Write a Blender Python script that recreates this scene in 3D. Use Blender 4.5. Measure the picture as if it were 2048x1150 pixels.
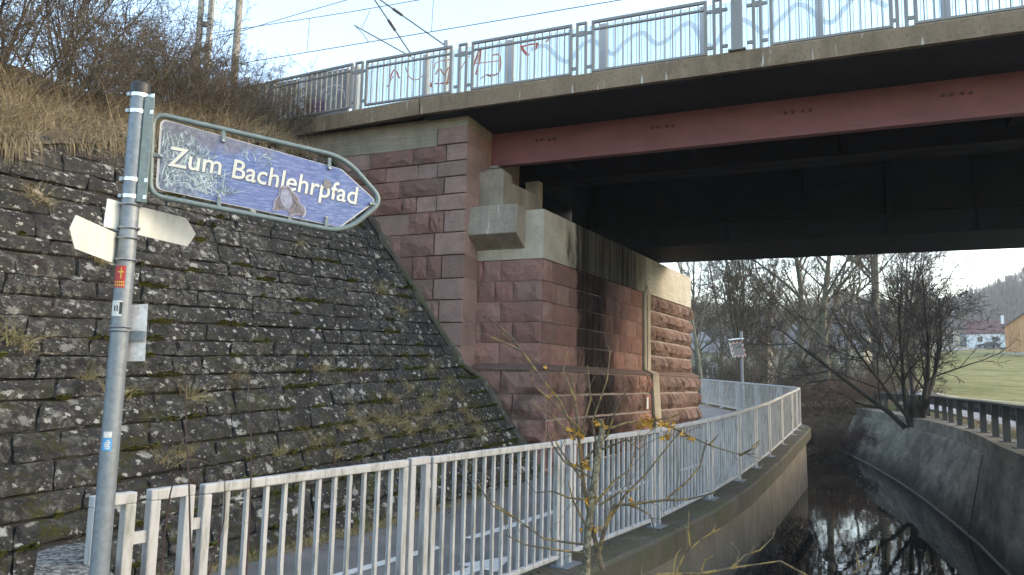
import bpy, math, random
import numpy as np
from mathutils import Matrix, Vector

for o in list(bpy.data.objects):
    bpy.data.objects.remove(o)
SC = bpy.context.scene
COL = SC.collection
R_ = math.radians

# ------------------------------------------------------------------ camera
F_PX, PITCH, ROLL, EYE = 1480.0, R_(7.0), R_(1.2), 1.72
cam_d = bpy.data.cameras.new('camera')
cam = bpy.data.objects.new('camera', cam_d)
COL.objects.link(cam)
cam_d.sensor_width = 36.0
cam_d.lens = 36.0 * F_PX / 2048.0
cam_d.clip_start = 0.05
cam_d.clip_end = 3000.0
cam.matrix_world = Matrix.Translation((0, 0, EYE)) @ Matrix.Rotation(math.pi / 2 + PITCH, 4, 'X') @ Matrix.Rotation(ROLL, 4, 'Z')
SC.camera = cam

# ------------------------------------------------------------------ light
SUN_EL, SUN_AZ = R_(14.0), R_(90.0)            # azimuth clockwise from +Y (the view axis)
w = bpy.data.worlds.new('World')
SC.world = w
w.use_nodes = True
wn = w.node_tree
sky = wn.nodes.new('ShaderNodeTexSky')
sky.sky_type = 'NISHITA'
sky.sun_disc = False
sky.sun_elevation = SUN_EL
sky.sun_rotation = SUN_AZ
sky.altitude = 400
sky.air_density = 1.0
sky.dust_density = 3.0
sky.ozone_density = 0.7
bg = wn.nodes['Background']
bg.inputs['Strength'].default_value = 0.15
wn.links.new(sky.outputs[0], bg.inputs[0])

sun_d = bpy.data.lights.new('sun', 'SUN')
sun_d.energy = 0.15
sun_d.angle = R_(28)
sun_d.color = (1.0, 0.93, 0.84)
sun = bpy.data.objects.new('sun', sun_d)
COL.objects.link(sun)
sd = Vector((math.sin(SUN_AZ) * math.cos(SUN_EL), math.cos(SUN_AZ) * math.cos(SUN_EL), math.sin(SUN_EL)))
sun.rotation_euler = (-sd).to_track_quat('-Z', 'Y').to_euler()
sun.location = (30, 30, 40)

SC.view_settings.view_transform = 'Standard'
SC.view_settings.look = 'None'
SC.view_settings.gamma = 1.0
SC.view_settings.use_curve_mapping = False
SC.view_settings.exposure = 2.5

# ------------------------------------------------------------------ photo pixel -> direction
def _rx(a):
    c, s = math.cos(a), math.sin(a)
    return np.array([[1, 0, 0], [0, c, -s], [0, s, c]])
def _rz(a):
    c, s = math.cos(a), math.sin(a)
    return np.array([[c, -s, 0], [s, c, 0], [0, 0, 1]])
RC = _rx(math.pi / 2 + PITCH) @ _rz(ROLL)
CP = np.array([0, 0, EYE])
def ray(x, y):
    return RC @ np.array([(x - 1024) / F_PX, -(y - 575) / F_PX, -1.0])
def proj(p):
    q = RC.T @ (np.asarray(p, float) - CP)
    return np.array([1024 + F_PX * q[0] / -q[2], 575 - F_PX * q[1] / -q[2]])
def atz(x, y, z):
    d = ray(x, y)
    return CP + d * (z - EYE) / d[2]
def atY(x, y, Y):
    d = ray(x, y)
    return CP + d * Y / d[1]
def onpl(x, y, P, n):
    d = ray(x, y)
    return CP + d * (np.dot(np.asarray(P) - CP, n) / np.dot(d, n))
def unit(a):
    a = np.asarray(a, float)
    return a / np.linalg.norm(a)
V3 = lambda *a: np.array(a, float)

# ------------------------------------------------------------------ mesh helpers
def mesh_np(name, V, F, mats=None, smooth=False, midx=None):
    """V (n,3); F (m,k) array with k = 3 or 4"""
    V = np.asarray(V, np.float32)
    F = np.asarray(F, np.int32)
    me = bpy.data.meshes.new(name)
    me.vertices.add(len(V))
    me.vertices.foreach_set('co', V.ravel())
    k = F.shape[1]
    me.loops.add(F.size)
    me.loops.foreach_set('vertex_index', F.ravel())
    me.polygons.add(len(F))
    me.polygons.foreach_set('loop_start', np.arange(0, F.size, k, dtype=np.int32))
    if midx is not None:
        me.polygons.foreach_set('material_index', np.asarray(midx, np.int32))
    if smooth:
        me.polygons.foreach_set('use_smooth', np.ones(len(F), bool))
    for m in (mats or []):
        me.materials.append(m)
    me.update(calc_edges=True)
    return me

def link(o, parent=None, ploc=None):
    COL.objects.link(o)
    if parent is not None:
        o.parent = parent
        if ploc is None:
            ploc = parent.get('_o', None)
        if parent.type == 'EMPTY':
            o.matrix_parent_inverse = Matrix.Translation(parent.location).inverted()
    return o

def thing(name, loc, label, cat, group=None):
    o = bpy.data.objects.new(name, None)
    COL.objects.link(o)
    o.location = [float(c) for c in loc]
    o.empty_display_size = 0.2
    o['label'] = label
    o['category'] = cat
    if group:
        o['group'] = group
    return o
def tag(o, label, cat, group=None):
    o['label'] = label
    o['category'] = cat
    if group:
        o['group'] = group
    return o
def struct(o):
    o['kind'] = 'structure'
    return o
def stuff(o):
    o['kind'] = 'stuff'
    return o

class MB:
    def __init__(s):
        s.v = []
        s.f = []
        s.sm = False
    def add(s, V, F):
        n = len(s.v)
        s.v.extend([tuple(float(c) for c in p) for p in V])
        s.f.extend([tuple(int(i) + n for i in f) for f in F])
        return s
    def obox(s, o, ex, ey, ez):
        """parallelepiped from corner o with edge vectors"""
        o, ex, ey, ez = [np.asarray(a, float) for a in (o, ex, ey, ez)]
        V = [o, o + ex, o + ex + ey, o + ey]
        V += [p + ez for p in V]
        F = [(0, 3, 2, 1), (4, 5, 6, 7), (0, 1, 5, 4), (1, 2, 6, 5), (2, 3, 7, 6), (3, 0, 4, 7)]
        if np.dot(np.cross(ex, ey), ez) < 0:
            F = [f[::-1] for f in F]
        return s.add(V, F)
    def box(s, c, sx, sy, sz):
        c = np.asarray(c, float)
        return s.obox(c - V3(sx, sy, sz) / 2, (sx, 0, 0), (0, sy, 0), (0, 0, sz))
    def cbox(s, c, ex, ey, ez):
        c, ex, ey, ez = [np.asarray(a, float) for a in (c, ex, ey, ez)]
        return s.obox(c - (ex + ey + ez) / 2, ex, ey, ez)
    def tube(s, pts, r, sides=8, cap=True, closed=False):
        pts = [np.asarray(p, float) for p in pts]
        n = len(pts)
        rr = [r] * n if np.isscalar(r) else list(r)
        V, F = [], []
        up = None
        for i, p in enumerate(pts):
            if closed:
                t = pts[(i + 1) % n] - pts[i - 1]
            else:
                t = pts[min(i + 1, n - 1)] - pts[max(i - 1, 0)]
            t = unit(t)
            if up is None:
                a = V3(0, 0, 1) if abs(t[2]) < 0.9 else V3(1, 0, 0)
                up = unit(np.cross(t, a))
            up = unit(up - t * np.dot(up, t))
            b = np.cross(t, up)
            for k in range(sides):
                an = 2 * math.pi * k / sides
                V.append(p + rr[i] * (math.cos(an) * up + math.sin(an) * b))
        m = n if closed else n - 1
        for i in range(m):
            j = (i + 1) % n
            for k in range(sides):
                l = (k + 1) % sides
                F.append((i * sides + k, i * sides + l, j * sides + l, j * sides + k))
        if cap and not closed:
            F.append(tuple(range(sides))[::-1])
            F.append(tuple(range((n - 1) * sides, n * sides)))
        s.sm = True
        return s.add(V, F)
    def prism(s, poly, ext):
        """planar polygon (3D points) extruded by vector ext"""
        poly = [np.asarray(p, float) for p in poly]
        n = len(poly)
        ext = np.asarray(ext, float)
        c = sum(poly) / n
        nn = sum(np.cross(poly[i] - c, poly[(i + 1) % n] - c) for i in range(n))
        if np.dot(nn, ext) > 0:
            poly = poly[::-1]
        V = poly + [p + ext for p in poly]
        F = [tuple(range(n)), tuple(range(n, 2 * n))[::-1]]
        for i in range(n):
            j = (i + 1) % n
            F.append((j, i, n + i, n + j))
        return s.add(V, F)
    def mesh(s, name, mat, smooth=None):
        me = bpy.data.meshes.new(name)
        me.from_pydata(s.v, [], s.f)
        if mat:
            me.materials.append(mat)
        if s.sm if smooth is None else smooth:
            try:
                me.shade_smooth()
                me.set_sharp_from_angle(angle=R_(40))
            except Exception:
                pass
        me.update()
        return me
    def build(s, name, mat, parent=None, smooth=None, bevel=0):
        o = bpy.data.objects.new(name, s.mesh(name, mat, smooth))
        link(o, parent)
        if bevel:
            m = o.modifiers.new('bevel', 'BEVEL')
            m.width = bevel
            m.segments = 2
            m.limit_method = 'ANGLE'
        return o

def copy_obj(src, parent=None, mat=None, name=None):
    o = src.copy()
    if name:
        o.name = name
    COL.objects.link(o)
    o.parent = parent
    return o

def inst(name, me, M, parent=None):
    o = bpy.data.objects.new(name, me)
    o.matrix_basis = M
    link(o, parent)
    return o
def frame(o, ex, ey, ez, sx=1, sy=1, sz=1):
    M = Matrix.Identity(4)
    for i, (a, k) in enumerate(((ex, sx), (ey, sy), (ez, sz))):
        for j in range(3):
            M[j][i] = float(a[j]) * k
    for j in range(3):
        M[j][3] = float(o[j])
    return M

# tubes, vectorised: P (n,k,3), R (n,k)
def tubes(P, R, sides=4):
    n, k, _ = P.shape
    T = np.gradient(P, axis=1)
    T /= np.linalg.norm(T, axis=2, keepdims=True) + 1e-9
    d = P[:, -1] - P[:, 0]
    ref = np.where(np.abs(d[:, 2:3]) > 0.8 * np.linalg.norm(d, axis=1, keepdims=True), V3(1, 0, 0), V3(0, 0, 1))
    A = np.cross(T, ref[:, None, :])
    A /= np.linalg.norm(A, axis=2, keepdims=True) + 1e-9
    B = np.cross(T, A)
    an = np.arange(sides) * 2 * np.pi / sides
    V = P[:, :, None, :] + R[:, :, None, None] * (np.cos(an)[None, None, :, None] * A[:, :, None, :] + np.sin(an)[None, None, :, None] * B[:, :, None, :])
    V = V.reshape(-1, 3)
    i = np.arange(n)[:, None, None] * k * sides
    j = np.arange(k - 1)[None, :, None] * sides
    l = np.arange(sides)[None, None, :]
    l2 = (l + 1) % sides
    a = i + j + l
    b = i + j + l2
    F = np.stack([a, a + 0 * b, b, b], -1)
    F = np.stack(np.broadcast_arrays(a, b, b + sides, a + sides), -1).reshape(-1, 4)
    return V, F
def joinVF(parts):
    Vs, Fs, n = [], [], 0
    for V, F in parts:
        Vs.append(V)
        Fs.append(F + n)
        n += len(V)
    return np.concatenate(Vs), np.concatenate(Fs)

def grow(rng, S, D, L, r0, k, wob, up, taper=0.3):
    n = len(S)
    P = np.zeros((n, k, 3))
    P[:, 0] = S
    D = D / (np.linalg.norm(D, axis=1, keepdims=True) + 1e-9)
    d = D.copy()
    st = (L / (k - 1))[:, None]
    for i in range(1, k):
        d = d + wob * rng.normal(size=(n, 3)) + np.asarray(up)
        d /= np.linalg.norm(d, axis=1, keepdims=True) + 1e-9
        P[:, i] = P[:, i - 1] + d * st
    t = np.linspace(0, 1, k)[None, :]
    R = r0[:, None] * (1 - (1 - taper) * t)
    return P, R
def spawn(rng, P, R, L, per, tmin, ang, ratio, rr=0.55, tmax=1.0, angv=0.2):
    n, k, _ = P.shape
    idx = np.repeat(np.arange(n), per)
    m = len(idx)
    t = rng.uniform(tmin, tmax, m)
    x = t * (k - 1)
    i0 = np.minimum(x.astype(int), k - 2)
    fr = (x - i0)[:, None]
    p = P[idx, i0] * (1 - fr) + P[idx, i0 + 1] * fr
    tan = P[idx, i0 + 1] - P[idx, i0]
    tan /= np.linalg.norm(tan, axis=1, keepdims=True) + 1e-9
    q = rng.normal(size=(m, 3))
    q -= tan * (q * tan).sum(1, keepdims=True)
    q /= np.linalg.norm(q, axis=1, keepdims=True) + 1e-9
    a = (ang + angv * rng.normal(size=m))[:, None]
    D = tan * np.cos(a) + q * np.sin(a)
    Ln = L[idx] * ratio * rng.uniform(0.55, 1.15, m) * (1.15 - 0.55 * t)
    rn = R[idx, i0] * rr * rng.uniform(0.7, 1.1, m)
    return p, D, Ln, rn

# ------------------------------------------------------------------ material helpers
class NT:
    def __init__(s, name):
        s.m = bpy.data.materials.new(name)
        s.m.use_nodes = True
        s.t = s.m.node_tree
        s.b = s.t.nodes['Principled BSDF']
        s.out = s.t.nodes['Material Output']
        s.geo = s.t.nodes.new('ShaderNodeNewGeometry')
        s.tc = s.t.nodes.new('ShaderNodeTexCoord')
        s.oi = s.t.nodes.new('ShaderNodeObjectInfo')
    @property
    def pos(s):
        return s.geo.outputs['Position']
    @property
    def obj(s):
        return s.tc.outputs['Object']
    def set(s, sock, v):
        if isinstance(v, bpy.types.NodeSocket):
            s.t.links.new(v, sock)
        elif isinstance(v, tuple) and len(v) == 3 and sock.type == 'RGBA':
            sock.default_value = (*v, 1)
        else:
            sock.default_value = v
    def node(s, ty, **kw):
        n = s.t.nodes.new(ty)
        for k, v in kw.items():
            setattr(n, k, v)
        return n
    def mapv(s, vec, scale=(1, 1, 1), loc=(0, 0, 0), rot=(0, 0, 0)):
        n = s.node('ShaderNodeMapping')
        s.set(n.inputs['Vector'], vec)
        n.inputs['Scale'].default_value = scale
        n.inputs['Location'].default_value = loc
        n.inputs['Rotation'].default_value = rot
        return n.outputs[0]
    def noise(s, scale, detail=4, rough=0.55, vec=None, dist=0.0):
        n = s.node('ShaderNodeTexNoise')
        s.set(n.inputs['Vector'], vec if vec is not None else s.pos)
        n.inputs['Scale'].default_value = scale
        n.inputs['Detail'].default_value = detail
        n.inputs['Roughness'].default_value = rough
        n.inputs['Distortion'].default_value = dist
        return n.outputs['Fac']
    def voro(s, scale, vec=None, feature='F1', out='Distance', rnd=1.0):
        n = s.node('ShaderNodeTexVoronoi', feature=feature)
        s.set(n.inputs['Vector'], vec if vec is not None else s.pos)
        n.inputs['Scale'].default_value = scale
        n.inputs['Randomness'].default_value = rnd
        return n.outputs[out]
    def ramp(s, fac, stops, interp='LINEAR'):
        n = s.node('ShaderNodeValToRGB')
        n.color_ramp.interpolation = interp
        e = n.color_ramp.elements
        while len(e) < len(stops):
            e.new(0.5)
        for i, (p, c) in enumerate(stops):
            e[i].position = p
            e[i].color = (c, c, c, 1) if np.isscalar(c) else (*c, 1)
        s.set(n.inputs[0], fac)
        return n.outputs['Color']
    def mix(s, fac, a, b, mode='MIX'):
        n = s.node('ShaderNodeMix', data_type='RGBA', blend_type=mode)
        s.set(n.inputs[0], fac)
        s.set(n.inputs[6], a)
        s.set(n.inputs[7], b)
        return n.outputs[2]
    def math(s, op, a, b=0.0, clamp=False):
        n = s.node('ShaderNodeMath', operation=op, use_clamp=clamp)
        s.set(n.inputs[0], a)
        s.set(n.inputs[1], b)
        return n.outputs[0]
    def sep(s, vec):
        n = s.node('ShaderNodeSeparateXYZ')
        s.set(n.inputs[0], vec)
        return n.outputs
    def dot(s, vec, d):
        n = s.node('ShaderNodeVectorMath', operation='DOT_PRODUCT')
        s.set(n.inputs[0], vec)
        n.inputs[1].default_value = d
        return n.outputs['Value']
    def mrange(s, v, a, b, c=0.0, d=1.0):
        n = s.node('ShaderNodeMapRange')
        s.set(n.inputs[0], v)
        for i, q in enumerate((a, b, c, d)):
            n.inputs[1 + i].default_value = q
        return n.outputs[0]
    def bump(s, h, strength=0.5, dist=0.02):
        n = s.node('ShaderNodeBump')
        n.inputs['Strength'].default_value = strength
        n.inputs['Distance'].default_value = dist
        s.set(n.inputs['Height'], h)
        s.t.links.new(n.outputs[0], s.b.inputs['Normal'])
    def fin(s, col, rough=0.8, metal=0.0, spec=None):
        s.set(s.b.inputs['Base Color'], col)
        s.set(s.b.inputs['Roughness'], rough)
        s.set(s.b.inputs['Metallic'], metal)
        if spec is not None:
            s.set(s.b.inputs['Specular IOR Level'], spec)
        return s.m

def plain(name, col, rough=0.7, metal=0.0, var=0.15, scale=6.0):
    n = NT(name)
    k = n.noise(scale, 5)
    c = n.mix(n.ramp(k, [(0.3, 0.0), (0.7, 1.0)]), tuple(c * (1 - var) for c in col), tuple(min(1, c * (1 + var)) for c in col))
    return n.fin(c, rough, metal)

# ------------------------------------------------------------------ place geometry (metres; path level z = 0 near the camera)
AU = R_(29.0)
U = V3(math.sin(AU), math.cos(AU), 0)          # along path / abutment face, away from the viewer
VR = V3(U[1], -U[0], 0)                        # from the abutment towards the stream
AG = R_(23.2)
G = V3(math.cos(AG), -math.sin(AG), 0)         # along the bridge, to the right
GN = V3(math.sin(AG), math.cos(AG), 0)         # across the bridge, away from the viewer
Z = V3(0, 0, 1)
L0 = V3(-1.12, 9.5, 0)                         # foot of the battered wall
BAT = R_(53.5)
CA = V3(-0.86, 13.0, 0)                        # quoin corner of the wing wall
CB = V3(0.536, 13.0, 0)                        # corner of the abutment
F0 = V3(-1.76, 13.0, 0)                        # joint in the bridge edge beam
ZF0, ZF1 = 6.46, 6.78                          # edge beam bottom / top
WATER = -1.2

def zp(Y):
    return float(np.interp(Y, [8.8, 12, 16, 20.4, 22, 34, 60], [0, 0.08, 0.19, 0.40, 0.48, 0.74, 1.0]))

# ------------------------------------------------------------------ materials
def stain(n, s0, s1):
    """soot and water stain running down the abutment between s0 and s1 metres from its corner"""
    s = n.math('SUBTRACT', n.dot(n.pos, tuple(U)), float(np.dot(CB, U)))
    w_ = n.math('ADD', n.math('MULTIPLY', n.math('SUBTRACT', n.noise(2.0, 7, 0.7, vec=n.mapv(n.pos, (1, 1, 0.3))), 0.5), 2.2), n.math('MULTIPLY', n.math('SUBTRACT', n.oi.outputs['Random'], 0.5), 0.25))
    s = n.math('ADD', s, w_)
    a = n.mrange(s, s0 - 0.15, s0 + 0.25)
    b = n.mrange(s, s1 + 0.9, s1 - 0.5)
    streak = n.ramp(n.noise(9, 3, vec=n.mapv(n.pos, (1, 1, 0.06))), [(0.3, 0.82), (0.6, 1.0)])
    return n.math('MULTIPLY', n.math('MULTIPLY', a, b), streak)

def m_wall_stone():
    n = NT('dark_lichened_stone')
    rnd = n.oi.outputs['Random']
    c = n.mix(n.ramp(n.noise(6, 8, 0.7), [(0.33, 0.0), (0.68, 1.0)]), (0.020, 0.0193, 0.0185), (0.080, 0.076, 0.069))
    c = n.mix(n.math('MULTIPLY', rnd, 0.45), c, (0.070, 0.065, 0.058))
    # grey crusts
    reg = n.ramp(n.noise(1.1, 4), [(0.40, 0.12), (0.60, 1.0)])
    g = n.ramp(n.noise(11, 7, 0.75, dist=0.6), [(0.49, 0.0), (0.60, 1.0)])
    c = n.mix(n.math('MULTIPLY', n.math('MULTIPLY', g, reg), 0.85), c, n.mix(n.noise(50, 3), (0.13, 0.122, 0.10), (0.33, 0.31, 0.25)))
    g3 = n.ramp(n.noise(38, 4, 0.7), [(0.60, 0.0), (0.68, 1.0)])
    c = n.mix(n.math('MULTIPLY', g3, 0.55), c, (0.17, 0.165, 0.15))
    # white rosettes, two sizes, ragged edges
    for sc, thr, gate, amt, loc in ((4.6, 0.24, 0.56, 0.9, (0, 0, 0)), (9.0, 0.23, 0.50, 0.9, (3, 1, 2)), (20.0, 0.22, 0.54, 0.75, (5, 2, 7))):
        vec = n.mapv(n.pos, (1, 1, 1.35), loc=loc)
        v = n.math('ADD', n.voro(sc, vec=vec), n.math('MULTIPLY', n.math('SUBTRACT', n.noise(sc * 4, 5, 0.75), 0.5), 1.15))
        m_ = n.ramp(v, [(thr - 0.012, 1.0), (thr + 0.012, 0.0)])
        gt_ = n.ramp(n.voro(sc, vec=vec, out='Color'), [(gate, 0.0), (gate + 0.03, 1.0)])
        rg2 = n.ramp(n.noise(1.6, 3, vec=n.mapv(n.pos, loc=loc)), [(0.38, 0.25), (0.58, 1.0)])
        m_ = n.math('MULTIPLY', n.math('MULTIPLY', m_, gt_), n.math('MULTIPLY', rg2, amt))
        c = n.mix(m_, c, n.mix(n.noise(sc * 9, 3), (0.40, 0.385, 0.32), (0.78, 0.76, 0.69)))
    z = n.sep(n.pos)[2]
    low = n.mrange(z, 2.8, 0.3, 0.15, 1.0)
    ms = n.math('MULTIPLY', n.ramp(n.noise(4.5, 7, 0.72), [(0.53, 0.0), (0.62, 1.0)]), low)
    c = n.mix(n.math('MULTIPLY', ms, 0.85), c, n.mix(n.noise(40, 3), (0.026, 0.030, 0.007), (0.12, 0.115, 0.024)))
    rust = n.ramp(n.noise(4.1, 5, vec=n.mapv(n.pos, loc=(7, 3, 1))), [(0.64, 0.0), (0.71, 1.0)])
    c = n.mix(n.math('MULTIPLY', rust, 0.6), c, (0.075, 0.036, 0.022))
    h = n.math('ADD', n.noise(13, 9, 0.75, dist=0.3), n.math('MULTIPLY', n.voro(8), -0.45))
    n.bump(h, 1.0, 0.075)
    return n.fin(c, 0.93, spec=0.12)

def m_sandstone(name, lo, hi, stained=False, grey=0.35):
    n = NT(name)
    rnd = n.oi.outputs['Random']
    c = n.mix(rnd, lo, hi)
    r2 = n.math('FRACT', n.math('MULTIPLY', rnd, 17.31))
    c = n.mix(n.math('MULTIPLY', r2, 0.45), c, (0.30, 0.235, 0.205))
    r3 = n.math('FRACT', n.math('MULTIPLY', rnd, 53.7))
    c = n.mix(n.ramp(r3, [(0.7, 0.0), (1.0, 0.5)]), c, tuple(x * 0.5 for x in lo))
    c = n.mix(n.ramp(n.noise(4, 6, 0.65), [(0.38, 0.0), (0.72, 0.5)]), c, tuple(x * 0.62 for x in lo))
    c = n.mix(n.math('MULTIPLY', n.ramp(n.noise(2.0, 5), [(0.48, 0.0), (0.68, 1.0)]), grey), c, (0.17, 0.135, 0.115))
    c = n.mix(n.math('MULTIPLY', n.ramp(n.noise(26, 3), [(0.66, 0.0), (0.73, 1.0)]), 0.45), c, (0.36, 0.30, 0.27))
    c = n.mix(n.math('MULTIPLY', n.ramp(n.noise(60, 2), [(0.45, 0.0), (0.66, 1.0)]), 0.3), c, tuple(x * 0.6 for x in lo))
    if stained:
        c = n.mix(n.math('MULTIPLY', stain(n, 1.45, 3.4), 0.97), c, (0.0035, 0.0035, 0.004))
        z = n.sep(n.pos)[2]
        low = n.math('MULTIPLY', n.mrange(z, 2.1, 1.5), n.ramp(n.noise(3.2, 5), [(0.4, 0.0), (0.62, 1.0)]))
        c = n.mix(n.math('MULTIPLY', low, 0.6), c, (0.028, 0.026, 0.018))
    h = n.math('ADD', n.noise(9, 8, 0.72, dist=0.4), n.math('MULTIPLY', n.noise(60, 3), 0.25))
    n.bump(h, 0.9, 0.05)
    return n.fin(c, 0.9, spec=0.12)

def m_concrete(name, col, dirt=0.5, stained=False, board=False, green=0.0, streaks=0.4, pale=0.0):
    n = NT(name)
    c = n.mix(n.ramp(n.noise(1.7, 6, 0.62), [(0.32, 0.0), (0.7, 1.0)]), tuple(x * 0.72 for x in col), tuple(x * 1.1 for x in col))
    st = n.math('MULTIPLY', n.ramp(n.noise(4.5, 7, 0.7, vec=n.mapv(n.pos, (1, 1, 0.13)), dist=0.3), [(0.44, 0.0), (0.66, 1.0)]), n.ramp(n.noise(0.8, 4), [(0.36, 0.1), (0.6, 1.0)]))
    c = n.mix(n.math('MULTIPLY', st, streaks), c, tuple(x * 0.45 for x in col))
    c = n.mix(n.math('MULTIPLY', n.ramp(n.noise(22, 5), [(0.5, 0.0), (0.72, 1.0)]), dirt), c, tuple(x * 0.5 for x in col))
    if pale:
        p = n.ramp(n.noise(11, 4, vec=n.mapv(n.pos, (1, 1, 0.12), loc=(3, 1, 0))), [(0.64, 0.0), (0.70, 1.0)])
        c = n.mix(n.math('MULTIPLY', p, pale), c, (0.55, 0.53, 0.46))
    if green:
        g = n.ramp(n.noise(2.6, 6), [(0.45, 0.0), (0.62, 1.0)])
        c = n.mix(n.math('MULTIPLY', g, green), c, (0.075, 0.085, 0.035))
    if stained:
        c = n.mix(n.math('MULTIPLY', stain(n, 1.35, 5.2), 0.97), c, (0.004, 0.004, 0.004))
    h = n.noise(45, 6, 0.6)
    if board:
        h2 = n.noise(30, 3, vec=n.mapv(n.pos, (0.06, 0.06, 1.0)))
        bl = n.ramp(h2, [(0.4, 0.0), (0.6, 1.0)])
        c = n.mix(n.math('MULTIPLY', bl, 0.38), c, tuple(x * 0.5 for x in col))
        h = n.math('ADD', h, n.math('MULTIPLY', h2, 1.4))
    n.bump(h, 0.35, 0.015)
    return n.fin(c, 0.88, spec=0.15)

def m_rail_paint(name, col, grime=0.5):
    n = NT(name)
    c = n.mix(n.noise(3, 3), tuple(x * 0.93 for x in col), tuple(min(1, x * 1.05) for x in col))
    g = n.ramp(n.noise(16, 6, 0.7, vec=n.mapv(n.pos, (1, 1, 0.18))), [(0.47, 0.0), (0.66, 1.0)])
    c = n.mix(n.math('MULTIPLY', g, grime), c, (0.20, 0.205, 0.165))
    g2 = n.ramp(n.noise(55, 3), [(0.66, 0.0), (0.74, 1.0)])
    c = n.mix(n.math('MULTIPLY', g2, grime * 0.8), c, (0.14, 0.13, 0.10))
    n.bump(n.noise(120, 2), 0.08, 0.002)
    return n.fin(c, 0.65, 0.0, spec=0.3)

def m_galv(name, col=(0.40, 0.43, 0.45), metal=0.35, rough=0.5):
    n = NT(name)
    v = n.voro(55, out='Color')
    c = n.mix(n.ramp(v, [(0.2, 0.0), (0.9, 1.0)]), tuple(x * 0.88 for x in col), tuple(x * 1.1 for x in col))
    c = n.mix(n.math('MULTIPLY', n.ramp(n.noise(8, 5, vec=n.mapv(n.pos, (1, 1, 0.2))), [(0.5, 0.0), (0.75, 1.0)]), 0.35), c, tuple(x * 0.6 for x in col))
    n.bump(n.noise(90, 3), 0.08, 0.002)
    return n.fin(c, rough, metal)

def m_asphalt(name, col=(0.10, 0.098, 0.092)):
    n = NT(name)
    c = n.mix(n.ramp(n.noise(1.2, 6), [(0.3, 0.0), (0.7, 1.0)]), tuple(x * 0.75 for x in col), tuple(x * 1.3 for x in col))
    c = n.mix(n.ramp(n.noise(160, 2), [(0.55, 0.0), (0.75, 0.6)]), c, (0.26, 0.255, 0.24))
    n.bump(n.noise(170, 3), 0.4, 0.006)
    return n.fin(c, 0.86)

def m_paint():
    n = NT('road_marking_paint')
    c = n.mix(n.ramp(n.noise(30, 5, 0.7), [(0.55, 0.0), (0.68, 0.8)]), (0.58, 0.58, 0.54), (0.16, 0.155, 0.15))
    return n.fin(c, 0.7)

def m_steel(name, col, dirt=(0.02, 0.02, 0.02), k=0.4, rough=0.55):
    n = NT(name)
    c = n.mix(n.ramp(n.noise(1.1, 5), [(0.3, 0.0), (0.75, 1.0)]), tuple(x * 0.85 for x in col), tuple(x * 1.1 for x in col))
    c = n.mix(n.math('MULTIPLY', n.ramp(n.noise(5, 5, vec=n.mapv(n.pos, (0.4, 0.4, 1))), [(0.5, 0.0), (0.8, 1.0)]), k), c, dirt)
    n.bump(n.noise(14, 3), 0.05, 0.01)
    return n.fin(c, rough, spec=0.15)

def m_bark(name, col, lichen=None, k=0.6, sc=9.0):
    n = NT(name)
    c = n.mix(n.ramp(n.noise(sc, 5, 0.65, vec=n.mapv(n.pos, (1, 1, 0.4))), [(0.32, 0.0), (0.7, 1.0)]), tuple(x * 0.55 for x in col), tuple(x * 1.3 for x in col))
    if lichen:
        c = n.mix(n.math('MULTIPLY', n.ramp(n.noise(sc * 1.7, 5, 0.7), [(0.47, 0.0), (0.58, 1.0)]), k), c, lichen)
    n.bump(n.noise(sc * 4, 5), 0.5, 0.01)
    return n.fin(c, 0.9, spec=0.15)

def m_grass(name, stops):
    n = NT(name)
    k = n.noise(2.2, 3)
    k2 = n.noise(60, 2)
    f = n.math('ADD', n.math('MULTIPLY', k, 0.6), n.math('MULTIPLY', k2, 0.4))
    c = n.ramp(f, stops)
    n.b.inputs['Subsurface Weight'].default_value = 0.0
    return n.fin(c, 0.75, spec=0.2)

M = {}
M['wall'] = m_wall_stone()
M['mortar_dark'] = plain('dark_joint_earth', (0.028, 0.026, 0.022), 0.95)
M['mortar'] = plain('lime_mortar', (0.30, 0.25, 0.225), 0.92, scale=9)
M['sand_rough'] = m_sandstone('rough_sandstone', (0.21, 0.115, 0.095), (0.34, 0.20, 0.16))
M['sand_quoin'] = m_sandstone('dressed_sandstone', (0.34, 0.215, 0.182), (0.44, 0.29, 0.245), grey=0.4)
M['sand_abut'] = m_sandstone('weathered_sandstone', (0.26, 0.132, 0.106), (0.41, 0.23, 0.182), stained=True)
M['sand_far'] = m_sandstone('brown_sandstone', (0.16, 0.10, 0.08), (0.25, 0.16, 0.127), grey=0.2)
M['conc_cap'] = m_concrete('cap_concrete', (0.46, 0.41, 0.32), 0.4, stained=True, streaks=0.3)
M['conc_block'] = m_concrete('old_concrete', (0.33, 0.285, 0.225), 0.6, streaks=0.5, pale=0.7)
M['conc_wing'] = m_concrete('board_marked_concrete', (0.35, 0.31, 0.235), 0.4, board=True, streaks=0.35, pale=0.2)
M['conc_edge'] = m_concrete('edge_beam_concrete', (0.27, 0.20, 0.132), 0.7, streaks=0.6, green=0.03, pale=0.8)
M['conc_path'] = m_concrete('mossy_concrete', (0.115, 0.102, 0.080), 0.7, streaks=0.5, green=0.55, pale=0.25)
M['conc_body'] = m_concrete('stained_wall_concrete', (0.22, 0.195, 0.155), 0.5, streaks=0.6, green=0.2)
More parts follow.
